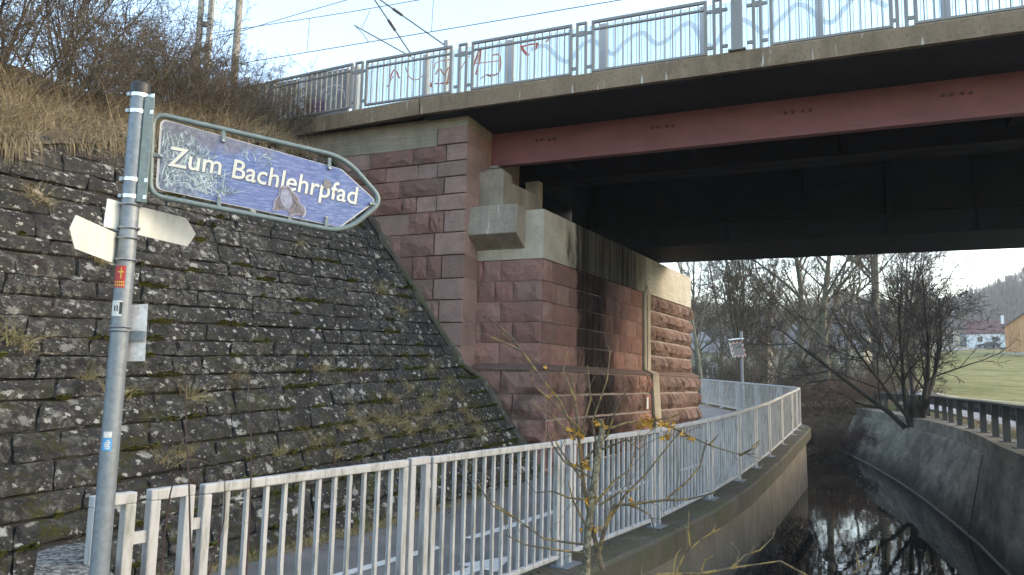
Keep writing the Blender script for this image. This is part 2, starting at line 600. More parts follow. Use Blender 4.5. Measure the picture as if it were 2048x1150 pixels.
def m_channel():
    n = NT('channel_concrete')
    c = n.mix(n.ramp(n.noise(2.4, 8, 0.7, vec=n.mapv(n.pos, (0.4, 0.4, 1.3))), [(0.32, 0.0), (0.68, 1.0)]), (0.12, 0.107, 0.085), (0.29, 0.258, 0.20))
    big = n.ramp(n.noise(0.55, 7, 0.7, vec=n.mapv(n.pos, (0.6, 0.6, 1.1))), [(0.44, 0.0), (0.60, 1.0)])
    c = n.mix(n.math('MULTIPLY', big, 0.6), c, (0.03, 0.027, 0.022))
    st = n.ramp(n.noise(3.2, 8, 0.75, vec=n.mapv(n.pos, (0.45, 0.45, 0.6)), dist=0.4), [(0.48, 0.0), (0.68, 1.0)])
    c = n.mix(n.math('MULTIPLY', st, 0.6), c, (0.035, 0.031, 0.025))
    pit = n.ramp(n.noise(17, 5, 0.75, vec=n.mapv(n.pos, (0.45, 0.45, 1.2))), [(0.62, 0.0), (0.70, 1.0)])
    c = n.mix(n.math('MULTIPLY', pit, 0.7), c, (0.03, 0.027, 0.022))
    z = n.sep(n.pos)[2]
    low_dark = n.mrange(n.math('ADD', z, n.math('MULTIPLY', n.noise(1.6, 4), 0.6)), -0.35, -0.75)  # wall colour darkens towards the water line, with a ragged edge
    c = n.mix(n.math('MULTIPLY', low_dark, 0.7), c, (0.020, 0.021, 0.014))
    h = n.math('ADD', n.noise(9, 8, 0.72, vec=n.mapv(n.pos, (0.45, 0.45, 1.2))), n.noise(5, 3, vec=n.mapv(n.pos, (0.05, 0.05, 1))))
    n.bump(h, 0.5, 0.04)
    return n.fin(c, 0.88, spec=0.15)
M['conc_wall'] = m_channel()
M['conc_soffit'] = m_concrete('dark_soffit_concrete', (0.042, 0.043, 0.048), 0.5, board=True)  # near-black base tone for the deck underside and the back wall
M['lichen_block'] = m_concrete('lichened_block', (0.27, 0.26, 0.235), 0.9, streaks=0.1, green=0.15, pale=0.1)
M['rail'] = m_rail_paint('path_railing_paint', (0.43, 0.425, 0.415), 0.85)
M['rail_bridge'] = m_rail_paint('bridge_railing_paint', (0.265, 0.258, 0.245), 0.3)
M['galv'] = m_galv('galvanised_steel', (0.205, 0.235, 0.26))
M['galv_green'] = m_galv('weathered_tube', (0.165, 0.21, 0.21), 0.2, 0.55)
M['alu'] = m_galv('brushed_aluminium', (0.62, 0.61, 0.62), 0.5, 0.4)
M['bolt'] = m_galv('bolt_steel', (0.34, 0.35, 0.36), 0.7, 0.4)
M['band'] = m_galv('stainless_band', (0.70, 0.71, 0.70), 0.8, 0.3)
M['black'] = plain('black_plastic', (0.02, 0.02, 0.022), 0.5)
M['plate'] = m_rail_paint('white_plate_paint', (0.64, 0.65, 0.60), 0.25)
M['asphalt'] = m_asphalt('path_asphalt', (0.135, 0.13, 0.118))
M['road'] = m_asphalt('road_asphalt', (0.20, 0.20, 0.20))
M['paint'] = m_paint()
M['red_steel'] = m_steel('red_oxide_steel', (0.25, 0.102, 0.100), (0.11, 0.048, 0.048), 0.55)
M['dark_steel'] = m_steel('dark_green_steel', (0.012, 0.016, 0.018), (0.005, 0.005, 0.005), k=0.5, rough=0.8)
M['girder_in'] = m_steel('dark_inner_steel', (0.009, 0.010, 0.0115), (0.004, 0.004, 0.004), k=0.5, rough=0.8)  # near-black base tone for the inner girder and cross beams
M['guard'] = m_galv('weathered_guardrail', (0.07, 0.066, 0.06), 0.2, 0.65)
M['twig_dark'] = m_bark('dark_twigs', (0.046, 0.040, 0.036))
M['twig_shrub'] = m_bark('shrub_twigs', (0.048, 0.043, 0.040))
M['twig_brown'] = m_bark('brown_twigs', (0.125, 0.103, 0.074))
M['twig_red'] = m_bark('bramble_stems', (0.115, 0.075, 0.055))
M['bark'] = m_bark('grey_bark', (0.14, 0.12, 0.092), (0.14, 0.14, 0.08), 0.5, 5)
M['bark_pale'] = m_bark('pale_bark', (0.17, 0.16, 0.12), (0.19, 0.19, 0.11), 0.5, 5)
M['bark_dark'] = m_bark('blackish_bark', (0.05, 0.044, 0.038), (0.05, 0.05, 0.035), 0.4, 6)
M['bark_lichen'] = m_bark('lichen_covered_bark', (0.115, 0.095, 0.070), (0.32, 0.225, 0.065), 0.65, 9)
M['bark_trunk'] = m_bark('mottled_trunk_bark', (0.12, 0.105, 0.07), (0.34, 0.32, 0.22), 0.7, 22)
M['lichen'] = plain('orange_lichen', (0.42, 0.235, 0.035), 0.9, scale=40, var=0.35)
M['stem'] = plain('dark_red_stem', (0.045, 0.022, 0.022), 0.6)
M['dry'] = m_grass('dry_grass', [(0.3, (0.13, 0.10, 0.06)), (0.5, (0.29, 0.235, 0.145)), (0.7, (0.44, 0.375, 0.255))])
M['tuft'] = m_grass('withered_tuft', [(0.3, (0.13, 0.10, 0.05)), (0.48, (0.32, 0.25, 0.13)), (0.62, (0.19, 0.18, 0.065)), (0.75, (0.46, 0.38, 0.22))])
M['moss'] = m_grass('moss', [(0.3, (0.045, 0.05, 0.012)), (0.5, (0.11, 0.112, 0.026)), (0.7, (0.19, 0.18, 0.045))])
M['mud'] = plain('stream_mud', (0.012, 0.0105, 0.009), 0.8, scale=7, var=0.5)
M['litter'] = m_grass('embankment_soil', [(0.3, (0.05, 0.040, 0.025)), (0.6, (0.11, 0.085, 0.05)), (0.8, (0.16, 0.13, 0.075))])

def m_meadow():
    n = NT('meadow_grass')
    a = n.noise(0.22, 6, 0.65, vec=n.mapv(n.pos, (1, 2.2, 1)))
    b = n.noise(5, 4, 0.7)
    f = n.math('ADD', n.math('MULTIPLY', a, 0.7), n.math('MULTIPLY', b, 0.3))
    c = n.ramp(f, [(0.34, (0.11, 0.115, 0.035)), (0.46, (0.21, 0.20, 0.065)), (0.56, (0.31, 0.275, 0.11)), (0.68, (0.28, 0.215, 0.10))])
    c = n.mix(n.ramp(n.noise(1.1, 6, 0.8, vec=n.mapv(n.pos, (1, 1.6, 1))), [(0.42, 0.0), (0.66, 0.7)]), c, (0.10, 0.105, 0.035))
    # leaf litter under the trees left of the road
    xy = n.sep(n.pos)
    side = n.math('ADD', n.math('SUBTRACT', xy[0], n.math('MULTIPLY', xy[1], 0.47)), n.math('MULTIPLY', n.noise(0.4, 4), 3.0))
    lit = n.math('MULTIPLY', n.mrange(side, 2.2, 0.6), n.mrange(xy[1], 85.0, 70.0))
    c = n.mix(lit, c, n.ramp(n.noise(3, 6, 0.7), [(0.35, (0.045, 0.036, 0.024)), (0.55, (0.11, 0.085, 0.05)), (0.7, (0.17, 0.13, 0.075))]))
    n.bump(b, 0.8, 0.12)
    return n.fin(c, 0.9, spec=0.1)
M['meadow'] = m_meadow()

def m_water():
    n = NT('stream_water')
    w_ = n.noise(2.2, 3, 0.5, vec=n.mapv(n.pos, (1.0, 0.55, 1), rot=(0, 0, 0.4)))
    w2 = n.noise(9, 2, 0.5)
    h = n.math('ADD', w_, n.math('MULTIPLY', w2, 0.16))
    n.bump(h, 0.05, 0.04)
    n.b.inputs['IOR'].default_value = 1.33
    return n.fin((0.006, 0.007, 0.006), 0.02, spec=0.5)
M['water'] = m_water()

# ================================================================== SETTING
rng = np.random.default_rng(11)
random.seed(5)

# path railing line (plan) and helpers along it
RP = np.array([(-5.2, -1.75), (-1.95, 3.28), (-1.48, 4.01), (1.58, 8.75), (2.55, 10.3), (3.55, 12.05), (4.57, 14.05), (5.47, 15.85), (7.75, 20.4), (8.38, 21.65),
               (8.60, 22.15), (8.72, 22.7), (8.76, 23.4), (8.76, 27.0), (8.74, 34.2)])
RS = np.concatenate([[0], np.cumsum(np.hypot(*np.diff(RP, axis=0).T))])
def rp(s):
    return np.array([np.interp(s, RS, RP[:, 0]), np.interp(s, RS, RP[:, 1])])
def rdir(s):
    return unit(rp(s + 0.12) - rp(s - 0.12))
def s_of_px(x, y=880, s_max=22.5):
    r = ray(x, y)
    a = r[0] / r[1]
    ss = np.linspace(RS[1] - 0.6, s_max, 6000)
    p = np.stack([np.interp(ss, RS, RP[:, 0]), np.interp(ss, RS, RP[:, 1])], 1)
    return float(ss[np.argmin(np.abs(p[:, 0] / p[:, 1] - a))])
def p3(p, z):
    return V3(p[0], p[1], z)
def rail_x(Y):
    return float(np.interp(Y, RP[:, 1], RP[:, 0]))

# right channel wall: foot at the water line, top inner edge
WL = np.array([(4.9, 4.0), (6.1, 7.4), (7.96, 12.14), (8.88, 14.35), (9.84, 16.92), (10.87, 19.78), (12.02, 23.21), (13.24, 27.27), (14.36, 31.48), (15.2, 35.0)])
GL = np.array([(5.6, 5.0), (7.0, 8.9), (9.18, 13.67), (9.97, 15.19), (10.72, 16.75), (11.36, 18.21), (11.97, 19.71), (12.59, 21.21), (13.87, 24.0), (15.2, 27.6), (16.2, 31.5), (16.9, 35.0)])
ZW = 0.70
def wl_x(Y):
    return float(np.interp(Y, WL[:, 1], WL[:, 0]))
def gl_x(Y):
    return float(np.interp(Y, GL[:, 1], GL[:, 0]))

def g_low(Y):
    return np.interp(Y, [34, 50, 80, 165, 300, 700], [0.70, 0.9, 1.2, 3.0, 8, 20])
def g_right(Y):
    return np.interp(Y, [22, 43, 60, 95, 165, 300, 700], [0.66, 1.06, 2.5, 6.1, 10.5, 17, 40])
def ground_z(X, Y):
    if Y < 34:
        a = 1.0
    else:
        a = float(np.clip((X / Y - 0.47) / 0.07, 0, 1))
        a = a * a * (3 - 2 * a)
        a = max(a, float(np.clip((38 - Y) / 4, 0, 1)) if X > 15 else 0)
    return float(a * g_right(Y) + (1 - a) * g_low(Y))

ys = list(np.arange(-8, 34.1, 1.0)) + [35, 36.5, 38, 40, 43, 46, 50, 55, 60, 66, 73, 80, 88, 96, 106, 118, 130, 145, 165, 185, 210, 240, 280, 340, 430, 560, 700]
lo = [-600, -380, -220, -130, -80, -45, -25, -14, -8, -4, -2, -1, 0.0]
ro = [0.0, 1.0, 2.2, 4, 6.5, 9, 12, 16, 21, 27, 34, 42, 52, 64, 80, 100, 130, 170, 230, 320, 480, 700]
V, Fc = [], []
for Y in ys:
    XL = rail_x(min(Y, 34)) + 0.02
    XR = gl_x(min(max(Y, 5), 35)) + 0.15
    if Y < 5:
        XR = 5.6 + 0.15 - (5 - Y) * 0.36
    XL = min(XL, XR - 2)
    row = []
    close = float(np.clip((Y - 33) / 3.5, 0, 1))
    for d in lo:
        X = XL + d
        z = zp(Y) - 0.05 if Y < 34 else ground_z(X, Y) - 0.02
        row.append((X, Y, z))
    zl = row[-1][2]
    zr = ground_z(XR + 0.1, Y)
    bed = -1.75
    row.append((XL + 0.1, Y, bed + (zl - bed) * close))
    row.append((XL + 0.9, Y, bed + 0.25 + (zl - bed - 0.25) * close))
    row.append(((XL + XR) / 2, Y, bed + ((zl + zr) / 2 - bed) * close))
    row.append((XR - 0.1, Y, bed + (zr - bed) * close))
    for d in ro:
        X = XR + d
        row.append((X, Y, ground_z(X, Y) - (0.03 if Y < 34 else 0)))
    V.append(row)
V = np.array(V)
nr, nc = V.shape[:2]
I = np.arange(nr * nc).reshape(nr, nc)
Fc = np.stack([I[:-1, :-1], I[:-1, 1:], I[1:, 1:], I[1:, :-1]], -1).reshape(-1, 4)
ground = bpy.data.objects.new('ground', mesh_np('ground', V.reshape(-1, 3), Fc, [M['meadow']], smooth=False))
link(struct(ground))

# path surface
V = []
for Y in np.arange(-3, 34.3, 0.6):
    XLw = L0[0] + (Y - L0[1]) * math.tan(AU) - 0.4
    if Y > 20.8:
        XLw = float(np.interp(Y, [20.8, 22.5, 34], [XLw, 3.0, 0.5]))
    XRr = rail_x(Y) - 0.10
    V.append([(XLw + (XRr - XLw) * t, Y, zp(Y)) for t in np.linspace(0, 1, 7)])
V = np.array(V)
nr, nc = V.shape[:2]
I = np.arange(nr * nc).reshape(nr, nc)
path = bpy.data.objects.new('path', mesh_np('path', V.reshape(-1, 3), np.stack([I[:-1, :-1], I[:-1, 1:], I[1:, 1:], I[1:, :-1]], -1).reshape(-1, 4), [M['asphalt']]))
link(struct(path))
# painted centre line dashes and arrow on the path
def ribbon(pts, w, z_off=0.005):
    mb = MB()
    n = len(pts)
    L_, R__ = [], []
    for i, p in enumerate(pts):
        t = unit(pts[min(i + 1, n - 1)] - pts[max(i - 1, 0)])
        nn = np.array([t[1], -t[0]])
        a, b = p - nn * w / 2, p + nn * w / 2
        L_.append((a[0], a[1], zp(a[1]) + z_off))
        R__.append((b[0], b[1], zp(b[1]) + z_off))
    mb.add(L_ + R__, [(i, n + i, n + i + 1, i + 1) for i in range(n - 1)])
    return mb
c0 = np.array([-1.37, 6.75])
c1 = np.array([0.48, 9.61])
cd = unit(c1 - c0)
for a, b in ((-3.0, -1.6), (-0.9, 1.25), (1.75, 3.9), (5.2, 6.8), (8.2, 9.6), (11.2, 12.4)):
    pts = [c0 + cd * t for t in np.linspace(a, b, 6)]
    ribbon(pts, 0.12).build('lane_line', M['paint'], path)
ac = np.array([-0.35, 6.85])
mb = MB()
nn = np.array([cd[1], -cd[0]])
ar = [(-0.75, -0.075), (0.15, -0.075), (0.15, -0.22), (0.75, 0.0), (0.15, 0.22), (0.15, 0.075), (-0.75, 0.075)]
mb.add([(*(ac + cd * a + nn * b), 0.006) for a, b in ar], [(0, 1, 5, 6), (2, 3, 4)])
mb.build('arrow_marking', M['paint'], path)
far = [np.array(p) for p in ((3.9, 22.8), (5.2, 23.3), (6.2, 23.2), (7.0, 22.2), (7.3, 21.0))]
ribbon(far, 0.12).build('lane_line', M['paint'], path)

# water
V = []
for Y in np.arange(-8, 35.1, 1.0):
    V.append([(rail_x(Y) + 0.05 + (gl_x(max(Y, 5)) - min(0, Y - 5) * -0.36 - rail_x(Y)) * t, Y, WATER) for t in np.linspace(0, 1, 6)])
V = np.array(V)
nr, nc = V.shape[:2]
I = np.arange(nr * nc).reshape(nr, nc)
water = bpy.data.objects.new('water', mesh_np('water', V.reshape(-1, 3), np.stack([I[:-1, :-1], I[:-1, 1:], I[1:, 1:], I[1:, :-1]], -1).reshape(-1, 4), [M['water']]))
link(struct(water))

# mud bank along the foot of the path wall, rising from the stream
def nz(x, y, s=1.0):
    return math.sin(1.7 * x * s + 0.6 * y) * 0.5 + math.sin(2.9 * y * s - 1.1 * x) * 0.35 + math.sin(5.3 * x * s + 4.1 * y * s) * 0.2
V = []
for Y in np.arange(4, 16.5, 0.35):
    row = []
    wdt = 0.75 + 0.35 * math.sin(Y * 0.9) + 0.35 * math.sin(Y * 2.3 + 1)
    for k, t in enumerate(np.linspace(0, 1, 7)):
        X = rail_x(Y) + 0.05 + (wdt + 0.45) * t
        z = WATER - 0.22 + 0.34 * (1 - t) ** 0.8 * min(1, (16.5 - Y) / 3) + 0.07 * nz(X * 4, Y * 4) - 0.1 * max(0, Y - 13.5) / 3
        row.append((X, Y, z))
    V.append(row)
V = np.array(V)
nr, nc = V.shape[:2]
I = np.arange(nr * nc).reshape(nr, nc)
mud = bpy.data.objects.new('mud_bank', mesh_np('mud_bank', V.reshape(-1, 3), np.stack([I[:-1, :-1], I[:-1, 1:], I[1:, 1:], I[1:, :-1]], -1).reshape(-1, 4), [M['mud']], smooth=True))
link(struct(mud))

# road behind the guard rail
def road_strip(off0, off1, name, mat, dz):
    V = []
    pts = [np.array(p) for p in GL]
    pts = [np.array([3.0, -6.0])] + pts + [np.array([18.0, 41.0]), np.array([18.6, 48.0]), np.array([17.5, 56.0]), np.array([13.0, 66.0])]
    S = np.concatenate([[0], np.cumsum([np.linalg.norm(pts[i + 1] - pts[i]) for i in range(len(pts) - 1)])])
    A = np.array(pts)
    for s in np.arange(0, S[-1], 0.8):
        p = np.array([np.interp(s, S, A[:, 0]), np.interp(s, S, A[:, 1])])
        q = np.array([np.interp(s + 2.5, S, A[:, 0]), np.interp(s + 2.5, S, A[:, 1])])
        o_ = np.array([np.interp(max(s - 2.5, 0), S, A[:, 0]), np.interp(max(s - 2.5, 0), S, A[:, 1])])
        t = unit(q - o_)
        nn = np.array([t[1], -t[0]])
        row = []
        for f in np.linspace(off0, off1, 6):
            r = p + nn * f
            row.append((r[0], r[1], ground_z(r[0], r[1]) + dz))
        V.append(row)
    V = np.array(V)
    nr, nc = V.shape[:2]
    I = np.arange(nr * nc).reshape(nr, nc)
    o = bpy.data.objects.new(name, mesh_np(name, V.reshape(-1, 3), np.stack([I[:-1, :-1], I[:-1, 1:], I[1:, 1:], I[1:, :-1]], -1).reshape(-1, 4), [mat]))
    return link(struct(o))
road_strip(0.9, 7.2, 'road', M['road'], 0.05)
road_strip(7.2, 7.7, 'road_kerb', M['conc_cap'], 0.13)

# ------------------------------------------------------------------ stream side wall below the path
pw = thing('path_retaining_wall', (rp(6)[0], rp(6)[1], WATER), 'mossy concrete retaining wall below the path railing beside the stream', 'wall')
def sweep(s0, s1, sec, name, mat, parent, zf=zp, step=0.35):
    mb = MB()
    ss = np.linspace(s0, s1, max(2, int((s1 - s0) / step) + 1))
    V = []
    for s in ss:
        p = rp(s)
        d = rdir(s)
        nn = np.array([d[1], -d[0]])
        for (o_, z_) in sec:
            q = p + nn * o_
            V.append((q[0], q[1], z_ if z_ < -1 else zf(p[1]) + z_))
    k = len(sec)
    F = []
    for i in range(len(ss) - 1):
        for j in range(k):
            l = (j + 1) % k
            F.append((i * k + j, (i + 1) * k + j, (i + 1) * k + l, i * k + l))
    F.append(tuple(range(k)))
    F.append(tuple(range((len(ss) - 1) * k, len(ss) * k))[::-1])
    mb.add(V, F)
    return mb.build(name, mat, parent)
S_END = 35.0
sweep(0.5, RS[9] + 1.2, [(-0.14, -0.275), (0.13, -0.275), (0.17, -1.75), (-0.14, -1.75)], 'wall_body', M['conc_body'], pw)
s = 0.5
while s < RS[9] + 1.5:
    e = min(s + 2.45, RS[9] + 1.75)
    sweep(s, e - 0.012, [(-0.15, 0.012), (0.26, 0.012), (0.29, -0.02), (0.29, -0.27), (-0.15, -0.27)], 'coping', M['conc_path'], pw)
    s += 2.45

# ------------------------------------------------------------------ right channel wall
cw = thing('channel_wall', (wl_x(16), 16, WATER), 'tall curved concrete channel wall below the road guard rail', 'wall')
mb = MB()
yy = np.concatenate([np.arange(2.0, 34.6, 0.6)])
V, F = [], []
for Y in yy:
    xb = wl_x(Y) if Y >= 4 else 4.9 - (4 - Y) * 0.36
    xg = gl_x(Y) if Y >= 5 else 5.6 - (5 - Y) * 0.36
    xt = min(xg - 0.28, xb + 0.9)
    V += [(xb - (xt - xb) * 0.327, Y, -1.8), (xb + (xt - xb) * 0.86, Y, ZW - 0.32), (xt - 0.03, Y, ZW - 0.32), (xt - 0.03, Y, ZW), (xg + 0.28, Y, ZW), (xg + 0.28, Y, -1.8)]
for i in range(len(yy) - 1):
    for j in range(6):
        l = (j + 1) % 6
        F.append((i * 6 + j, i * 6 + l, (i + 1) * 6 + l, (i + 1) * 6 + j))
mb.add(V, F)
mb.build('wall_body', M['conc_wall'], cw)
mb = MB()
V, F = [], []
for Y in np.arange(6, 33.1, 0.6):
    xb = wl_x(Y)
    V += [(xb - 0.035, Y, WATER - 0.3), (xb - 0.035, Y, WATER + 0.02), (xb + 0.12, Y, WATER + 0.02), (xb + 0.12, Y, WATER - 0.3)]
n = len(V) // 4
for i in range(n - 1):
    for j in range(4):
        l = (j + 1) % 4
        F.append((i * 4 + j, i * 4 + l, (i + 1) * 4 + l, (i + 1) * 4 + j))
mb.add(V, F).build('footing', M['conc_body'], cw)
mb = MB()
for Y in (15.2,):
    mb.tube([(wl_x(Y) - 0.01, Y, WATER), ((wl_x(Y) + min(gl_x(Y) - 0.28, wl_x(Y) + 0.9)) / 2 - 0.01, Y + 0.1, -0.4), (wl_x(Y) + (min(gl_x(Y) - 0.28, wl_x(Y) + 0.9) - wl_x(Y)) * 0.86 - 0.01, Y + 0.1, ZW - 0.33)], 0.008, 5)
mb.build('expansion_joint', M['mortar_dark'], cw)

# ------------------------------------------------------------------ battered dark stone wall
EZ = unit(-VR * math.cos(BAT) + Z * math.sin(BAT))
NB = unit(VR * math.sin(BAT) + Z * math.cos(BAT))
TL = R_(2.6)
EX1 = U * math.cos(TL) + EZ * math.sin(TL)
EZ1 = EZ * math.cos(TL) - U * math.sin(TL)
def ztop(s):
    return float(np.interp(s, [-10, -3.7, -2.9, -2.1, 1, 3.3], [3.6, 4.05, 4.36, 4.55, 5.65, 6.0]))
def slim(z):
    q = z / math.sin(BAT)
    a = (np.dot(CA - L0, GN) - q * np.dot(EZ, GN)) / np.dot(U, GN)
    return a + (0.33 if z < 1.7 else 0.0)

def stone_mesh(seed, nx, nzz, rough, mat, margin=0.06, name='stone', shear=0.0):
    """unit block: x,z in 0..1, front at y=0 bulging to -y, back at y=1"""
    r = np.random.default_rng(seed)
    V, F = [], []
    for j in range(nzz + 1):
        for i in range(nx + 1):
            x, z = i / nx, j / nzz
            edge = i in (0, nx) or j in (0, nzz)
            x2 = x + (0 if edge else r.uniform(-0.3, 0.3) / nx)
            z2 = z + (0 if edge else r.uniform(-0.3, 0.3) / nzz)
            if edge:
                x2 += r.uniform(-1, 1) * margin * (0.25 if i in (0, nx) else 0.0)
                z2 += r.uniform(-1, 1) * margin * (0.5 if j in (0, nzz) else 0.0)
            y = r.uniform(-0.05, 0.12) * rough if edge else -rough * r.uniform(0.35, 1.0)
            V.append((x2, y, z2))
    w_ = nx + 1
    for j in range(nzz):
        for i in range(nx):
            a = j * w_ + i
            if r.random() < 0.5:
                F += [(a, a + 1, a + w_ + 1), (a, a + w_ + 1, a + w_)]
            else:
                F += [(a, a + 1, a + w_), (a + 1, a + w_ + 1, a + w_)]
    b0 = len(V)
    V += [(0, 1, 0), (1, 1, 0), (1, 1, 1), (0, 1, 1)]
    bot = list(range(0, nx + 1))
    top = list(range(nzz * w_, nzz * w_ + nx + 1))
    lef = [j * w_ for j in range(nzz + 1)]
    rig = [j * w_ + nx for j in range(nzz + 1)]
    F.append(tuple(bot[::-1] + [b0, b0 + 1]))
    F.append(tuple(top + [b0 + 2, b0 + 3]))
    F.append(tuple(lef + [b0 + 3, b0]))
    F.append(tuple(rig[::-1] + [b0 + 1, b0 + 2]))
    V = [(x + shear * (z - 0.5), y, z) for x, y, z in V]
    me = bpy.data.meshes.new(name)
    me.from_pydata(V, [], F)
    me.materials.append(mat)
    me.update()
    return me

rw = thing('retaining_wall', (-3.0, 6.2, 0), 'dark lichen-covered battered stone wall with dry tufts beside the path', 'wall')
WST = [stone_mesh(100 + i, 4, 3, 1.0, M['wall'], 0.13, shear=0.16) for i in range(18)]
# backing body behind the stones
mb = MB()
V = []
for s in np.linspace(-10, 3.7, 24):
    for q in np.linspace(-0.4, 1, 8):
        zt = ztop(s)
        z_ = q * zt
        ss = min(s, slim(max(z_, 0)) + 0.05)
        p = L0 + U * ss + EZ * (z_ / math.sin(BAT)) - NB * 0.048
        V.append(p)
F = []
for i in range(23):
    for j in range(7):
        a = i * 8 + j
        F.append((a, a + 8, a + 9, a + 1))
mb.add(V, F).build('wall_core', M['mortar_dark'], rw)
nst = 0
WALL_ST = []
course_tops = []
q = -0.75
j = 0
rr = random.Random(3)
while q < 8.2:
    h = rr.choice([0.215, 0.25, 0.28, 0.31, 0.35])
    s = -5.6 + rr.uniform(-0.5, 0)
    while True:
        ln = rr.choice([0.38, 0.45, 0.52, 0.6, 0.66, 0.74, 0.85])
        zc = (q + h / 2) * math.sin(BAT) + (s + ln / 2) * math.sin(TL) * math.sin(BAT)
        lim = slim(max(zc, 0)) + 0.04
        if s + ln > lim - 0.15:
            ln = lim - s
        p = L0 + EX1 * s + EZ1 * q
        if ln > 0.1 and zc > -0.02 and zc < ztop(s + ln / 2) - 0.02:
            g = 0.011
            pr = rr.uniform(0.0, 0.026)
            me = WST[rr.randrange(18)]
            Mx = frame(p + EX1 * g + EZ1 * 0.015 - NB * 0.014 + NB * pr, EX1, -NB, EZ1, ln - 2 * g, 0.036, h - 0.030)
            pa, pb = proj(p + EX1 * ln * 0.5 + EZ1 * h * 0.5), np.linalg.norm(p - CP)
            vis = 1.0 if (-30 < pa[0] < 1100 and -30 < pa[1] < 1180) else 0.01
            WALL_ST.append((vis * ln * h / pb ** 2, me, Mx))
            nst += 1
            course_tops.append((p + EZ1 * h, ln, zc))
        s += ln
        if s >= lim - 0.02:
            break
    q += h
WALL_ST.sort(key=lambda a: -a[0])
for _, me, Mx in WALL_ST[:298]:
    inst('stone', me, Mx, rw)
mb = MB()
for _, me, Mx in WALL_ST[298:]:
    mb.add([Mx @ v.co for v in me.vertices], [tuple(p_.vertices) for p_ in me.polygons])
stuff(mb.build('outer_stones', M['wall'], rw))

# crumbled mortar seam where the battered wall meets the wing wall
mb = MB()
pts = []
for z in np.linspace(-0.05, 5.9, 40):
    s = slim(max(z, 0))
    if 1.55 < z < 1.9:
        s = slim(0) - 0.33 * (z - 1.55) / 0.35
    p = L0 + U * (s - 0.03 + 0.05 * rng.normal() * 0.5) + EZ * (z / math.sin(BAT)) + NB * 0.01
    pts.append(p)
mb.tube(pts, [0.07 * rng.uniform(0.6, 1.3) for _ in pts], 6)
mb.build('mortar_seam', M['conc_path'], rw, smooth=False)

# moss cushions on the ledges
def moss_mesh():
    Vs, Fs = [], []
    n = 0
    r = np.random.default_rng(8)
    for (p, ln, zc) in course_tops:
        dens = np.interp(zc, [0.2, 1.6, 2.6, 4.0, 5.2], [0.95, 0.8, 0.3, 0.2, 0.5])
        if r.random() > dens * (0.35 + 1.1 * (math.sin(p[0] * 2.3 + p[2] * 1.7) * math.sin(p[1] * 1.9 - p[2] * 2.6) > -0.1)):
            continue
        a, b = sorted(r.uniform(0, 1, 2))
        m = int(10 + 46 * (b - a) * ln / 0.6)
        for t in r.uniform(a, b, m):
            c = p + EX1 * (t * ln) + NB * r.uniform(0.0, 0.05) + EZ1 * r.uniform(-0.03, 0.01)
            rad = r.uniform(0.010, 0.032)
            k = 5
            an = np.arange(k) * 2 * np.pi / k + r.uniform(0, 6)
            ring = [c + rad * (math.cos(x) * EX1 * 1.5 + math.sin(x) * NB) * r.uniform(0.7, 1.2) for x in an]
            Vs += ring + [c + Z * rad * r.uniform(0.5, 1.0)]
            for i in range(k):
                Fs.append((n + i, n + (i + 1) % k, n + k))
            n += k + 1
    return mesh_np('moss', np.array(Vs), np.array(Fs), [M['moss']])
mo = bpy.data.objects.new('moss', moss_mesh())
link(stuff(mo), rw)

# ------------------------------------------------------------------ railway embankment above the wall
V = []
for s in np.linspace(-14, 5.5, 40):
    row = []
    zt = ztop(s)
    base = L0 + U * min(s, 3.35) + EZ * (zt / math.sin(BAT))
    base = base + U * max(0, s - 3.35)
    for d in [-0.06, 0.15, 0.5, 0.9, 1.4, 2, 2.8, 3.8, 5, 7, 10, 16, 30]:
        p = base - VR * d
        zl = float(np.interp(s, [-14, 0, 5], [6.0, 6.35, 6.55]))
        z_ = min(zt + 0.02 + 0.58 * max(d, 0), max(zl, zt)) + 0.07 * nz(p[0] * 1.5, p[1] * 1.5) * min(1, max(d, 0) * 2)
        row.append((p[0], p[1], z_))
    V.append(row)
V = np.array(V)
nr, nc = V.shape[:2]
I = np.arange(nr * nc).reshape(nr, nc)
emb = bpy.data.objects.new('embankment', mesh_np('embankment', V.reshape(-1, 3), np.stack([I[:-1, :-1], I[1:, :-1], I[1:, 1:], I[:-1, 1:]], -1).reshape(-1, 4), [M['litter']], smooth=True))
link(struct(emb))
def emb_z(s, d):
    zt = ztop(s)
    zl = float(np.interp(s, [-14, 0, 5], [6.0, 6.35, 6.55]))
    return min(zt + 0.02 + 0.58 * max(d, 0), max(zl, zt))
def emb_p(s, d):
    zt = ztop(s)
    p = L0 + U * s + EZ * (zt / math.sin(BAT)) - VR * d
    return V3(p[0], p[1], emb_z(s, d) - 0.05)

# ================================================================== ABUTMENT
def zA(y, x=925):
    return float(onpl(x, y, CA, GN)[2])
def tA(x, y):
    return float(np.dot(onpl(x, y, CA, GN) - CA, G))
def tB1(x, y):
    return float(np.dot(onpl(x, y, CB, GN) - CB, G))
def sB2(x, y):
    return float(np.dot(onpl(x, y, CB, VR) - CB, U))
ROUGH = [stone_mesh(300 + i, 5, 3, 1.0, M['sand_rough'], 0.05) for i in range(10)]
ROUGHB = [stone_mesh(330 + i, 5, 3, 1.0, M['sand_abut'], 0.05) for i in range(10)]
ROUGHF = [stone_mesh(360 + i, 4, 3, 1.0, M['sand_far'], 0.06) for i in range(10)]

